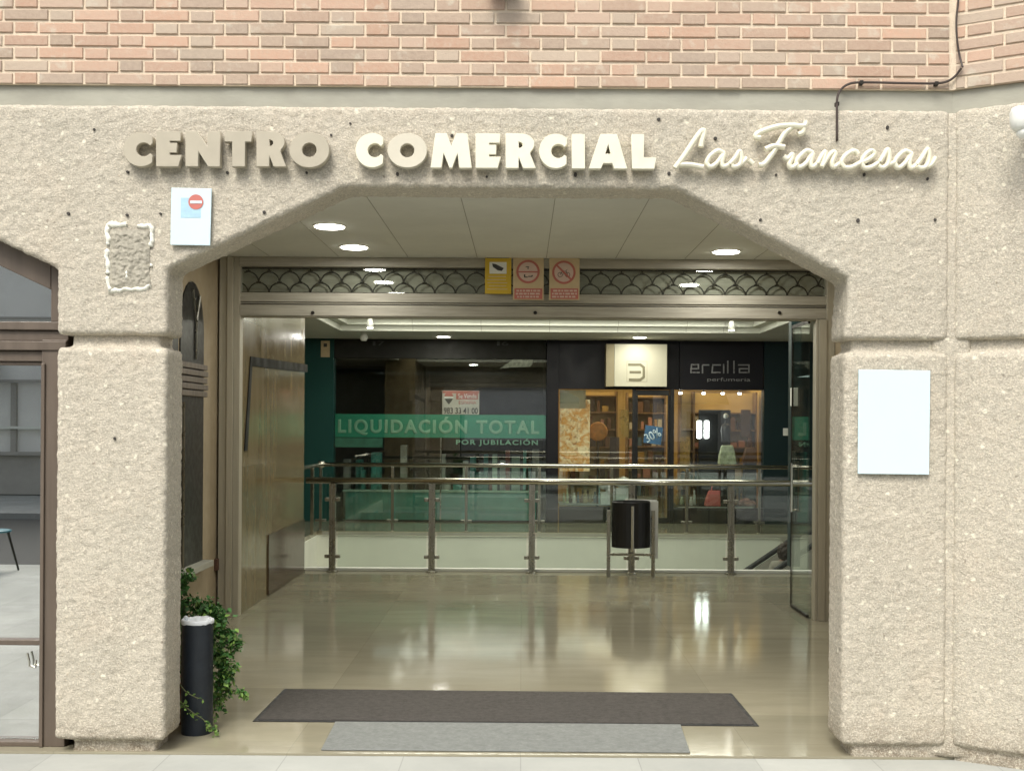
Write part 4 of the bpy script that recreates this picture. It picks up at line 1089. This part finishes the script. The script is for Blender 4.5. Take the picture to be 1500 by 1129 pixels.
area(-1.4, SY+1.2, 2.6, 2.6, 1.2, 5, (.8,1,.9), name='stock_fill_lamp')  # unseen lamp added inside to brighten the cartons
tbl = thing('display_counter', 'long pale counter inside the liquidation shop window', 'counter', (-1.4, SY+.25, 0))
BOX('top', pal[0], tbl, -3.1, .3, SY+.12, SY+.34, .50, .53, bev=.004); BOX('front', pal[2], tbl, -3.05, .25, SY+.14, SY+.30, .002, .498)
# column between the shops
col = shop_box(s_a, 'corner_column', M['navy'], 800.4, 497, 818, 770, -.03, .3, toceil=True, tofloor=True)
# paper strips hanging at the window
q = thing('hanging_poster', 'crumpled white leaf-patterned poster slipped down behind the dark glass', 'poster', tuple(PT(765,538,SY+.1)))
h = MB(); h.prism([(PT(x,y,SY+.1).x, PT(x,y,SY+.1).z) for x, y in ((732,540),(752,526),(781,522),(780,533),(776,537),(750,538))], SY+.096, SY+.104); h.build('paper', mat('patterned_paper', (.42,.43,.36), .6, var=.5, vs=22), q)
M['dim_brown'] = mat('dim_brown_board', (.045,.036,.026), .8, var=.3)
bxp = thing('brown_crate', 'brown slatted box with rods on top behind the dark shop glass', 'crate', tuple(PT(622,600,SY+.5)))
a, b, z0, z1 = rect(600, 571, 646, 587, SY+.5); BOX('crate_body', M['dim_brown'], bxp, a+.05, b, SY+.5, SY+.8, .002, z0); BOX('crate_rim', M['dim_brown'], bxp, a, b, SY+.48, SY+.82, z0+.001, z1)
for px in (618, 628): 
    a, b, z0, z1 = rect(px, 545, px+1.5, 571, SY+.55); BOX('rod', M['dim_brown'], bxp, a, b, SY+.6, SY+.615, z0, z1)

# perfume shop
s_b = thing('perfume_shopfront', 'near-black perfume shopfront with lit cream logo box and glazed door', 'shopfront', (PT(980,700,SY).x, SY, 0))
shop_box(s_b, 'header', M['navy'], 818.4, 497, 995, 570, 0, .2, toceil=True)
shop_box(s_b, 'header', M['navy'], 995.3, 500, 1118, 571, -.02, .2, toceil=True)
shop_box(s_b, 'mullion', M['black'], 926, 570, 931, 766, -.01, .08, tofloor=True)
shop_box(s_b, 'mullion', M['black'], 981, 570, 987, 766, -.01, .08, tofloor=True)
shop_box(s_b, 'stall_riser', M['black'], 819, 742, 926, 766, 0, .12, tofloor=True)
shop_box(s_b, 'stall_riser', M['black'], 987, 744, 1118, 766, 0, .12, tofloor=True)
shop_box(s_b, 'window_pane', M['shop_glass'], 819, 570, 926, 742, .03, .04, bev=0)
shop_box(s_b, 'window_pane', M['shop_glass'], 987, 571, 1118, 744, .03, .04, bev=0)
dr = shop_box(s_b, 'door', M['black'], 931, 571, 981, 579, .01, .06)
for r4 in ((931,579,934,766),(978,579,981,766),(934,700,978,707),(934,758,978,766)): shop_box(s_b, 'door_rail', M['black'], *r4, .011, .06)
shop_box(s_b, 'door_pane', M['shop_glass'], 934, 579, 978, 758, .03, .04, bev=0)
BOX('side_panel', M['teal2'], s_b, PT(1118.5,620,SY).x, 11.8, SY-.03, SY+.2, .002, CZ-.002)
# interior box
X0, X1 = .62, PT(1118,620,SY).x+.3
BOX('interior_back', M['warm_wall'], s_b, X0, X1, SY+3.4, SY+3.5, .002, CZ-.004)
BOX('interior_side', M['warm_wall'], s_b, X0-.015, X0, SY+.2, SY+3.4, .002, CZ-.004); BOX('interior_side', M['warm_wall'], s_b, X1, X1+.05, SY+.201, SY+3.4, .002, CZ-.004)
BOX('interior_ceiling', M['ceil_w'], s_b, X0, X1, SY+.201, SY+3.4, 2.72, 2.76)
area(1.9, SY+1.6, 2.70, 2.6, 2.2, 26, (1,.78,.42), name='shop_lamp')
area(4.0, SY+1.6, 2.70, 1.6, 2.2, 20, (1,.78,.42), name='shop_lamp')
for i, px in enumerate((998, 1032, 1060, 1085)):
    p = PT(px, 574, SY+.5); t_ = thing('shop_spotlight', ['leftmost','second','third','rightmost'][i]+' small spotlight just under the perfume window head', 'spotlight', (p.x, SY+.6, 2.7), 'spotlights in the perfume window')
    q = MB(); q.lathe([(.02,-.03),(.03,-.025),(.034,0)], (p.x, SY+.6, 2.265), 12); q.build('can', M['lamp'], t_); q = MB(); q.tube([(p.x, SY+.6, 2.266), (p.x, SY+.6, 2.72)], .01, 6); q.build('stem', M['black'], t_)
# shelves with goods
def goods(label_pos, x0, x1, Y, levels, seed):
    rnd = random.Random(seed)
    t_ = thing('shelf_unit', 'wooden shelf unit of perfume goods, '+label_pos, 'shelf', ((x0+x1)/2, Y, 0), 'shelf units in the perfume shop')
    for xx in (x0, x1-.03): BOX('upright', M['wood'], t_, xx, xx+.03, Y, Y+.3, .002, 2.3)
    BOX('back_board', M['warm_wall'], t_, x0+.031, x1-.031, Y+.28, Y+.3, .01, 2.29)
    for z in levels: BOX('shelf', M['wood'], t_, x0+.031, x1-.031, Y, Y+.279, z, z+.025)
    out = []
    for z in levels[:-1]:
        x = x0+.05
        while x < x1-.14:
            w = rnd.uniform(.05,.14); h = rnd.uniform(.08,.26); m = rnd.choice(gm)
            o = MB(); o.box(x, x+w, Y+.04, Y+.04+rnd.uniform(.05,.15), z+.0255, z+.0255+h); o = o.build('perfume_box', M_g[m], None, loc=(x+w/2, Y+.1, z+.025), bev=.004)
            tag(o, '%s boxed perfume on the shelf unit %s' % (m, label_pos), 'box', 'boxed goods on the perfume shop shelves'); x += w+rnd.uniform(.01,.08)
M_g = {'dark': mat('box_dark', (.05,.03,.025), .4), 'white': mat('box_white', (.6,.56,.45), .4), 'pinkish': mat('box_pink', (.5,.25,.18), .4), 'gold': mat('box_gold', (.55,.33,.08), .3, metal=.4), 'bluish': mat('box_blue', (.08,.14,.2), .4), 'brown': mat('box_brown', (.16,.08,.04), .5)}
gm = list(M_g)+['dark','brown','dark']
goods('behind the left window', .85, 1.75, SY+1.3, [.3,.62,.94,1.26,1.58,1.9,2.2], 1)
goods('behind the glazed door', 2.0, 2.75, SY+2.2, [.3,.62,.94,1.26,1.58,1.9,2.2], 2)
goods('behind the right window', 3.15, 4.35, SY+1.5, [.3,.62,.94,1.26,1.58,1.9], 3)
goods('in the far middle of the shop', 2.85, 3.12, SY+1.0, [.4,.8,1.2,1.6], 4)
# pale curtain, poster, 30% poster
pp = thing('portrait_poster', 'glowing orange and cream portrait poster in the left perfume window', 'poster', tuple(PT(842,676,SY+.08)))
a, b, z0, z1 = rect(820, 585, 864, 690, SY+.08); BOX('print', M['poster'], pp, a, b, SY+.08, SY+.09, z0, z1)
a, b, z0, z1 = rect(820, 571, 858, 598, SY+.075); BOX('blank_top', M['sign_side'], pp, a, b, SY+.072, SY+.079, z0, z1)
bp_ = thing('discount_poster', 'tilted blue 30% poster on the glazed shop door', 'poster', tuple(PT(957,660,SY+.025)))
cx_, cy_ = PT(957,637,SY).x, PT(957,637,SY).z
q = MB(); s_ = .215
q.prism([(cx_+s_*math.cos(R(t+38)), cy_+s_*math.sin(R(t+38))*1.0) for t in (0,90,180,270)], SY+.018, SY+.024); q.build('sheet', M['blue'], bp_)
a_ = text('30%', 'figures', M['paper'], bp_, cx_-.15, cx_+.13, cy_-.08, cy_+.08, 0, depth=.003, offset=.01)
for v in a_.data.vertices:
    w = v.co + root_off(a_); dx, dz = w.x-cx_, w.z-cy_; c_, s__ = math.cos(R(28)), math.sin(R(28))
    w2 = Vector((cx_+dx*c_-dz*s__, SY+.0175+w.y, cz_ if False else cy_+dx*s__+dz*c_)); v.co = w2 - root_off(a_)
# logo light box
lg = thing('logo_light_box', 'cream illuminated sign box with square rounded logo above the shop door', 'sign', tuple(PT(932,566,SY-.1)))
a, b, z0, z1 = rect(900, 504, 977, 566, SY-.30); BOX('face', M['sign_cream'], lg, a, b, SY-.30, SY-.28, z0, z1, bev=.003)
a2 = PT(888, 530, SY-.30).x
BOX('case', M['sign_side'], lg, a2, a-.001, SY-.29, SY-.001, z0, z1); BOX('case_back', M['sign_side'], lg, a, b-.01, SY-.279, SY-.001, z0+.01, z1-.01)
LY = SY-.301
def lp(x, y): return PT(x, y, LY)
q = MB(); w_ = .026
for pts in ([(921,534),(938,534),(943,538),(943,552),(938,556),(922,556)], [(923,545),(938,545)],):
    for i in range(len(pts)-1):
        A_, B_ = lp(*pts[i]), lp(*pts[i+1]); d = (B_-A_).normalized(); n_ = Vector((-d.z,0,d.x))*.021; e = d*.010
        q.prism([((A_-n_-e).x,(A_-n_-e).z),((B_-n_+e).x,(B_-n_+e).z),((B_+n_+e).x,(B_+n_+e).z),((A_+n_-e).x,(A_+n_-e).z)], LY-.004-.0007*i, LY)
q.build('logo', M['logo'], lg)
q = MB()
a, b, z0, z1 = rect(918, 529, 948, 559, LY)
for r_ in ((a,b,z0,z0+.006),(a,b,z1-.006,z1),(a,a+.006,z0+.0061,z1-.0061),(b-.006,b,z0+.0061,z1-.0061)): q.box(r_[0], r_[1], LY-.002, LY, r_[2], r_[3])
q.build('logo_outline', M['sign_side'], lg)
# 'ercilla' letters as squared strokes
er = thing('shop_name_sign', 'grey metal lettering ercilla perfumeria on the black header', 'sign', tuple(PT(1055,555,SY-.03)))
EYY = SY-.024
def stroke(mb, pts, w=.011, Y=EYY, dep=.012):
    for i in range(len(pts)-1):
        A_, B_ = PT(*pts[i], Y), PT(*pts[i+1], Y); d = (B_-A_).normalized(); n_ = Vector((-d.z,0,d.x))*w; e = d*w*.9
        mb.prism([((A_-n_-e).x,(A_-n_-e).z),((B_-n_+e).x,(B_-n_+e).z),((B_+n_+e).x,(B_+n_+e).z),((A_+n_-e).x,(A_+n_-e).z)], Y-dep-.0007*i, Y)
for pts in ([[(1012,540),(1023,540),(1023,534),(1013,534),(1012,545.5),(1024,545.5)]], [[(1029,546),(1029,534.5),(1038,534.5)]], [[(1055,534.5),(1044,534.5),(1043,545.5),(1055,545.5)]], [[(1060,546),(1060,534)]], [[(1066,546),(1066,529)]], [[(1075,546),(1075,529)]], [[(1082,534.5),(1097,534.5),(1097,545.5),(1083,545.5),(1083,540),(1096,540)]]):
    q = MB()
    for s__ in pts: stroke(q, s__)
    q.build('letter', M['logo2'], er)
stext('perfumeria', 'subtitle', M['logo2'], er, 1036, 553, 1099, 560, EYY, depth=.006)
sw = thing('alarm_box', 'small square white alarm box on the dark teal side panel', 'alarm', tuple(PT(1153,637,SY-.05)))
a, b, z0, z1 = rect(1147, 627, 1159, 638, SY-.04); BOX('case', M['white'], sw, a, b, SY-.07, SY-.031, z0, z1, bev=.006)
a, b, z0, z1 = rect(1151, 631, 1155, 634, SY-.07); BOX('button', M['ceil'], sw, a, b, SY-.074, SY-.0701, z0, z1)
sw = thing('exit_notice', 'small yellowish notice high on the teal panel at left', 'notice', tuple(PT(476,522,SY-.05)))
a, b, z0, z1 = rect(470, 499, 483, 523, SY-.04); BOX('plate', M['cream_notice'], sw, a, b, SY-.04, SY-.031, z0, z1); a, b, z0, z1 = rect(474, 503, 479, 508, SY-.04); BOX('symbol', M['ink'], sw, a, b, SY-.0415, SY-.0401, z0, z1)
wd = thing('wall_device', 'white intercom fixed at the edge of the passage on the right', 'intercom', (3.45, 12.0, 1.9))
p = PT(1163, 580, 13.5); q = MB(); q.box(p.x-.03, p.x+.05, 13.5, 13.56, p.z-.12, p.z+.10); q.build('case', M['white'], wd, bev=.008)
BOX('column', M['teal2'], centre, p.x-.02, p.x+.10, 13.56, 13.7, 0, CZ)

# window display: black stand with two lit tubes, bust with white-green bag, pink handbag, clothes
D = SY+.45
def DP(px, py, Y=D): return PT(px, py, Y)
dsp = thing('display_cabinet', 'tall black display panel holding two bright white tubes in the perfume window', 'display stand', (DP(1042,700).x, D, 0))
a, b, z0, z1 = rect(1025, 600, 1072, 690, D); BOX('panel', M['black'], dsp, a, b, D+.12, D+.17, z0, z1, bev=.01); BOX('plinth', M['black'], dsp, a, b, D+.0, D+.3, .002, z0-.001)
M['tube'] = emis('lit_tube', (.95,1,.95), 7)
for px in (1024.5, 1035.5):
    a, b, z0, z1 = rect(px-4, 616, px+4, 642, D); q = MB(); q.lathe([(.03,0),(.042,.015),(.042,z1-z0-.015),(.03,z1-z0)], ((a+b)/2, D+.03, z0), 14); q.build('light_tube', M['tube'], dsp)
mn = thing('bust_form', 'black bust form with white ball head beside the lit tubes', 'mannequin', (DP(1064,700).x, D-.1, 0))
p = DP(1063, 640, D-.1)
q = MB(); hh = DP(1063,620,D-.1).z - DP(1063,652,D-.1).z
q.lathe([(.07,0),(.085,hh*.3),(.10,hh*.7),(.09,hh*.9),(.03,hh)], (p.x, D-.1, DP(1063,652,D-.1).z), 18, sx=.9, sy=.6); q.build('torso', M['black'], mn, smooth=True)
z = DP(1063, 609, D-.1).z; q = MB(); q.lathe([(.01,-.045),(.035,-.03),(.047,0),(.035,.03),(.01,.045)], (p.x, D-.1, z), 16); q.build('head', M['white'], mn, smooth=True)
q = MB(); q.tube([(p.x, D-.1, z-.05), (p.x, D-.1, z-.14)], .018, 8); q.tube([(p.x, D-.1, .86), (p.x, D-.1, 1.40)], .02, 8); q.build('stand', M['black'], mn)
shf = thing('window_shelf', 'black window platform edged in white under the perfume display', 'shelf', (DP(1052,745).x, D, 0))
a, b, z0, z1 = rect(984, 742, 1107, 745.5, SY+.2); BOX('white_edge', M['white'], shf, a+.1, b-.05, SY+.13, SY+.16, z0, z1); BOX('top', M['black'], shf, a+.1, b-.05, SY+.161, SY+1.1, z0, z1-.004)
PZ = z1
BOX('riser', M['black'], shf, a+.1, b-.05, SY+.17, SY+1.0, .002, z0-.001)
def bagmesh(name, label, cat, px, yb, yt, wb, wt, m, Y, handle=True, dep=.10):
    z0, z1 = DP(px, yb, Y).z, DP(px, yt, Y).z; X = DP(px, yb, Y).x; kb, kt = wb*Y/FPX/2, wt*Y/FPX/2
    t_ = thing(name, label, cat, (X, Y, z0)); q = MB()
    vs = [q.bm.verts.new((X+sx*k, Y+sy*d, z)) for z, k, d in ((z0,kb,dep),(z0+(z1-z0)*.5,(kb+kt)*.53,dep*.85),(z1,kt,dep*.35)) for sx, sy in ((-1,-1),(1,-1),(1,1),(-1,1))]
    q.bm.faces.new(vs[3::-1]); q.bm.faces.new(vs[8:12])
    for r_ in (0,4):
        for k in range(4): q.bm.faces.new((vs[r_+k], vs[r_+(k+1)%4], vs[r_+4+(k+1)%4], vs[r_+4+k]))
    q.build('body', m, t_, bev=.02, segs=3)
    if handle:
        q = MB(); h = (z1-z0)*.5
        q.tube(catmull([(X-kt*.7, Y, z1-.01), (X-kt*.55, Y, z1+h*.7), (X, Y, z1+h), (X+kt*.55, Y, z1+h*.7), (X+kt*.7, Y, z1-.01)]), .011, 8); q.build('handle', m, t_)
    return t_
bagmesh('handbag', 'coral pink handbag on the white-edged window shelf', 'handbag', 1051, 741, 718, 38, 26, M['pink'], SY+.30)
bagmesh('gift_bag', 'white and green paper bag below the black bust', 'bag', 1065, 680, 652, 26, 17, M['greenbag'], D-.2, False)
hp = DP(1065,680,D-.2); 
BOX('pedestal', M['black'], shf, hp.x-.12, hp.x+.12, D-.3, D-.08, PZ, hp.z-.001)
q = MB(); rnd = random.Random(5)
for _ in range(7):
    px = rnd.uniform(1078,1104); p = DP(px, rnd.uniform(733,740), SY+.35)
    q.lathe([(.02,-.05),(.07,-.03),(.08,0),(.05,.04),(.01,.05)], (p.x, p.y+rnd.uniform(-.05,.1), max(PZ+.05, p.z)), 9)
o = q.build('folded_scarf', M['salmon'], None, loc=tuple(DP(1090,741,SY+.35))); tag(o, 'crumpled salmon scarf heaped right of the pink handbag', 'scarf')
bagmesh('handbag', 'brown handbag standing at the right side of the perfume window', 'handbag', 1098, 678, 655, 22, 12, M_g['brown'], D+.1)
hp = DP(1098,678,D+.1); BOX('pedestal', M['black'], shf, hp.x-.1, hp.x+.1, D+.02, D+.2, PZ, hp.z-.001)
dc = thing('display_disc', 'cream round cushion-like display disc in left perfume window', 'display item', tuple(DP(877,650,SY+.5)))
q = MB(); p = DP(876, 632, SY+.5); q.lathe([(.02,-.05),(.15,-.04),(.17,0),(.15,.04),(.02,.05)], (p.x, SY+.5, p.z), 24, 'Y'); q.build('disc', M['orange'], dc, smooth=True)
q = MB(); q.tube([(p.x, SY+.5, p.z-.15), (p.x, SY+.5, .002)], .02, 8); q.build('stand', M['black'], dc)
wt = [('white cloth heap left of centre behind the lower rail', 890, 712, 'white'), ('cream folded cloth behind the litter bin', 912, 706, 'white')]
for lab, px, py, m in wt:
    q = MB(); p = DP(px, py, SY+.3)
    rnd = random.Random(px)
    for _ in range(5): q.lathe([(.02,-.08),(.08,-.05),(.09,0),(.06,.06),(.01,.09)], (p.x+rnd.uniform(-.08,.08), p.y+rnd.uniform(-.03,.05), p.z+rnd.uniform(-.08,.05)), 9)
    q.box(p.x-.12, p.x+.12, p.y-.05, p.y+.1, .30, p.z-.1)
    tag(q.build('folded_cloth', M['bag'], None, loc=(p.x, p.y, .3)), lab, 'cloth')
BOX('left_plinth', mat('pale_blue_plinth', (.20,.26,.28), .6, var=.25, vs=5), s_b, PT(820,742,SY).x, PT(926,742,SY).x, SY+.13, SY+1.0, .29, .30)

rnd = random.Random(33)
bmats = [M_g[k] for k in M_g]+[M['white'], M['sign_side'], M['greenbag'], M['bluepale']]
bn_ = ['dark','white','pinkish','gold','bluish','brown','white','tan','pale green','pale blue']
for row, (xa, xb, py, lab) in enumerate(((992,1022,741,'on the white-edged shelf at its left end'),(1072,1090,741,'on the white-edged shelf behind the scarf'),(826,922,741,'low in the left perfume window'))):
    xx = xa
    while xx < xb:
        Y = SY+rnd.uniform(.42,.75); p = PT(xx, py, SY+.3); z = PZ+.001 if row < 2 else .301; k = rnd.randrange(len(bmats)); h = rnd.uniform(.10,.30); w_ = rnd.uniform(.02,.045)
        q = MB(); q.lathe([(w_*.9,0),(w_,.01),(w_,h*.62),(w_*.45,h*.72),(w_*.4,h*.78),(w_*.6,h*.79),(w_*.6,h*.98),(w_*.3,h)], (p.x*Y/(SY+.3), Y, z), 12, sy=.7)
        o = q.build('perfume_bottle', bmats[k], None, loc=(p.x*Y/(SY+.3), Y, z)); tag(o, '%s perfume bottle standing %s' % (bn_[k], lab), 'bottle', 'perfume bottles in the shop windows'); xx += rnd.uniform(4.5,8)
for px, py0, py1, k, lab in ((1003,640,690,'gold','golden printed card hanging at left of the perfume display'),(1092,600,640,'brown','brown printed card hanging at upper right of the perfume display'),(900,640,700,'dark','dark printed card hanging beside the round display disc'),(914,600,640,'gold','small golden card high beside the glazed door')):
    a, b, z0, z1 = rect(px-7, py0, px+7, py1, SY+.25); tag(tbox('hanging_card', None, None, M_g[k], a, b, SY+.24, SY+.25, z0, z1), lab, 'card')

# ================================================================ ESCALATOR AND RIDER
es = thing('escalator', 'escalator balustrade with dark handrail rising at the right end of the void', 'escalator', (4.2, 14.9, -.4))
EYs = 15.1
A_ = PT(1118, 847, EYs); B_ = PT(1170, 812, EYs); d = (B_-A_).normalized()
for yy, nm in ((EYs, 0), (EYs+1.0, 1)):
    e0 = A_-d*2.6; e1 = B_+d*.35
    e0.y = e1.y = yy
    q = MB(); q.tube([e0, e1, e1+Vector((.7,0,0.02))], .036, 10); q.build('handrail', M['rubber'], es, smooth=True)
    q = MB(); dn = Vector((d.z,0,-d.x))
    P = [e0+dn*.05, e1+dn*.05, e1+dn*.05+Vector((.7,0,0)), e1+Vector((.7,0,-.9)), e1+Vector((0,0,-.95)), e0+Vector((0,0,-.9))]
    q.prism([(p.x, p.z) for p in P], yy-.03, yy+.03); q.build('balustrade', M['opp_trim'], es)
q = MB(); stp = []
for k in range(9):
    x = A_.x+.9-k*.40; z = B_.z-.55-.0-k*.25
    q.box(x-.40, x, EYs+.04, EYs+.96, z-.3, z); stp.append((x-.2, z))
q.build('steps', M['steel_dark'], es)
# turned end panel of the far slab, cut off above the escalator
q = MB(); q.prism([(PT(x,y,BY-.14).x, PT(x,y,BY-.14).z) for x, y in ((1139,785),(1152,799),(1166,803),(1166,785))], BY-.16, BY-.125); q.build('canted_slab_panel', M['band'], centre)

def skin_body(name, joints, edges, radii, m, parent=None, loc=(0,0,0), sub=2):
    me = bpy.data.meshes.new(name); off = root_off(parent) if parent else Vector(loc)
    me.from_pydata([Vector(j)-off for j in joints], edges, []); o = bpy.data.objects.new(name, me); COL.objects.link(o)
    if parent: o.parent = parent
    else: o.location = off
    sk_ = o.modifiers.new('s', 'SKIN'); o.modifiers.new('u', 'SUBSURF').levels = sub; o.modifiers[-1].render_levels = sub
    me.skin_vertices.new() if not me.skin_vertices else None
    for i, r_ in enumerate(radii):
        me.skin_vertices[0].data[i].radius = r_ if isinstance(r_, tuple) else (r_, r_)
        me.skin_vertices[0].data[i].use_root = (i == 0)
    dg = bpy.context.evaluated_depsgraph_get(); dg.update(); m2 = bpy.data.meshes.new_from_object(o.evaluated_get(dg)); o.modifiers.clear(); o.data = m2
    for p in m2.polygons: p.use_smooth = True
    m2.materials.clear(); m2.materials.append(m); return o
hd = PT(1151, 807, 15.6); hx, hy, hz_ = hd.x, 15.6, hd.z
stand = hz_-1.53
pe = thing('person', 'person with dark curly hair and grey knit riding the escalator, seen from behind', 'person', (hx, hy, stand))
J = [(hx,hy,stand+.86),(hx,hy,stand+1.05),(hx,hy,stand+1.28),(hx,hy,stand+1.40),(hx,hy+.01,stand+1.46),(hx,hy+.01,stand+1.56),
     (hx-.17,hy,stand+1.34),(hx-.22,hy+.02,stand+1.08),(hx-.20,hy+.16,stand+.95),(hx+.17,hy,stand+1.34),(hx+.22,hy+.02,stand+1.08),(hx+.20,hy+.16,stand+.95),
     (hx-.09,hy,stand+.80),(hx-.10,hy,stand+.44),(hx-.10,hy-.02,stand+.06),(hx-.10,hy+.12,stand+.03),(hx+.09,hy,stand+.80),(hx+.10,hy,stand+.44),(hx+.10,hy-.02,stand+.06),(hx+.10,hy+.12,stand+.03)]
ED = [(0,1),(1,2),(2,3),(3,4),(4,5),(2,6),(6,7),(7,8),(2,9),(9,10),(10,11),(0,12),(12,13),(13,14),(14,15),(0,16),(16,17),(17,18),(18,19)]
RD = [(.14,.11),(.125,.10),(.15,.10),(.06,.055),(.055,.055),(.085,.10),.06,.045,.03,.06,.045,.03,(.09,.09),.06,.045,.03,(.09,.09),.06,.045,.03]
body = skin_body('body', J, ED, RD, M['skin'], pe)
RC = [(r[0]*1.12, r[1]*1.12) if isinstance(r, tuple) else r*1.15 for r in RD]
idx = [0,1,2,3,6,7,8,9,10,11]; mp = {j:i for i, j in enumerate(idx)}
sw_j = [J[i] for i in idx]; sw_j[6] = tuple(Vector(J[7]).lerp(Vector(J[8]), .8)); sw_j[9] = tuple(Vector(J[10]).lerp(Vector(J[11]), .8))
skin_body('sweater', sw_j, [(mp[a], mp[b]) for a, b in ED if a in mp and b in mp], [RC[i] for i in idx], M['coat'], pe)
idx = [0,12,13,14,16,17,18]; mp = {j:i for i, j in enumerate(idx)}
skin_body('trousers', [J[i] for i in idx], [(mp[a], mp[b]) for a, b in ED if a in mp and b in mp], [RC[i] for i in idx], M['trousers'], pe)
bm = bmesh.new(); bmesh.ops.create_icosphere(bm, subdivisions=4, radius=1)
for v in bm.verts:
    n_ = v.co.normalized(); k = 1+.16*noise.noise(n_*4.5)+.10*noise.noise(n_*11)
    v.co = Vector((hx, hy-.015, hz_-.005)) + Vector((n_.x*.118*k, n_.y*.115*k, n_.z*.132*k)) - Vector((hx, hy, stand))
me = bpy.data.meshes.new('hair'); bm.to_mesh(me); bm.free(); me.materials.append(M['hair']); o = bpy.data.objects.new('hair', me); COL.objects.link(o); o.parent = pe
# steps continue under the rider
q = MB(); q.box(hx-.22, hx+.22, EYs+.05, EYs+.95, stand-.25, stand-.002); q.build('step', M['steel_dark'], es)

# ================================================================ OPPOSITE SIDE OF THE STREET (mirrored in the glass)
ob_ = thing('apartment_building', 'pale rendered building across the street, mirrored in the windows', 'building', (0, -14, 0))
BOX('wall', M['opp'], ob_, -26, 26, -16, -14, 0, 9.0)
BOX('cornice', M['opp_trim'], ob_, -26, 26, -14.0, -13.7, 8.5, 8.8); BOX('string_course', M['opp_trim'], ob_, -26, 26, -14.0, -13.85, 3.3, 3.6)
wproto = None
for k in range(12):
    for z in (4.2,):
        X = -22+k*4
        f = MB(); f.box(X-.75, X+.75, -13.995, -13.93, z-.08, z+2.1); f = f.build('window', M['opp_trim'], ob_)
        g_ = MB(); g_.box(X-.62, X+.62, -13.929, -13.91, z, z+1.95); g_.build('pane', M['opp_glass'], f)
for k in range(9):
    X = -27.5+k*6; f = MB(); f.box(X-.8, X+.8, -13.995, -13.95, .0, 2.3); f = f.build('door', M['opp_trim'], ob_); g_ = MB(); g_.box(X-.65, X+.65, -13.949, -13.93, .05, 2.2); g_.build('pane', M['opp_glass'], f)
BOX('plinth', M['opp_trim'], ob_, -26, 26, -13.999, -13.97, 0, .9)

for X in (-13.5, -9.0, -4.5, 3.0, 8.0):
    q = MB(); yz(q, [(-13.99, 3.15), (-13.99, 3.0), (-13.0, 2.62), (-13.0, 2.72)], X-1.5, X+1.5); q.build('awning', M['teal_chair'], ob_)
for n_, (X, Y, a_) in enumerate(((-6.0, -.9, .4), (-5.2, -1.35, 2.2), (-6.9, -1.3, 1.2), (-7.6, -.6, 3.0))):
    c_ = copy_tree(ch); c_.location = (X, Y, -.01); c_.rotation_euler = (0, 0, a_); c_['group'] = 'terrace chairs across the pavement'
    c_['label'] = ['teal terrace chair nearest the camera, mirrored in the café glass', 'teal terrace chair closest to the centre, mirrored in the café glass', 'teal terrace chair set farther left, mirrored in the café glass', 'outermost teal terrace chair, mirrored in the café glass'][n_]
for x0 in range(-20, -6):
    BOX('pilaster', M['opp_trim'], ob_, x0+.3, x0+.42, -13.996, -13.90, .9, 2.55)
for z0, z1, m in ((.9,.98,'opp_trim'),(1.5,1.56,'mall_white'),(2.56,2.62,'opp_trim'),(3.7,3.78,'opp_trim'),(4.0,4.05,'opp_trim')):
    BOX('moulding', M[m], ob_, -22, -6.4, -13.90, -13.80, z0, z1)

# ================================================================ LIGHT
w = bpy.data.worlds.new('World'); SC.world = w; w.use_nodes = True; nt = w.node_tree
bg = nt.nodes['Background']; sky = nt.nodes.new('ShaderNodeTexSky'); sky.sky_type = 'NISHITA'; sky.sun_disc = False
SE, SRT = R(52), R(200)
sky.sun_elevation = SE; sky.sun_rotation = SRT; sky.dust_density = 4; sky.ozone_density = .6; sky.air_density = .9
hs = nt.nodes.new('ShaderNodeHueSaturation'); hs.inputs['Saturation'].default_value = .35
nt.links.new(sky.outputs[0], hs.inputs['Color']); nt.links.new(hs.outputs[0], bg.inputs['Color']); bg.inputs['Strength'].default_value = .15
sl = bpy.data.lights.new('sun', 'SUN'); sl.energy = 1.5; sl.angle = R(25); sl.color = (1,.95,.84)
so = bpy.data.objects.new('sun', sl); COL.objects.link(so); so.location = (0,-5,12)
# sun direction matches the sky: azimuth SRT (0 = +Y, clockwise), elevation SE
sd_ = Vector((math.sin(SRT)*math.cos(SE), math.cos(SRT)*math.cos(SE), math.sin(SE)))
so.rotation_euler = sd_.to_track_quat('Z', 'Y').to_euler()

vs = SC.view_settings; vs.view_transform = 'Standard'; vs.look = 'None'; vs.gamma = 1; vs.exposure = 0.62
SC.cycles.use_denoising = True
try: SC.cycles.denoiser = 'OPENIMAGEDENOISE'
except Exception: pass
SC.cycles.max_bounces = 8; SC.cycles.transparent_max_bounces = 24; SC.cycles.sample_clamp_indirect = 6
SC.cycles.caustics_reflective = False; SC.cycles.caustics_refractive = False
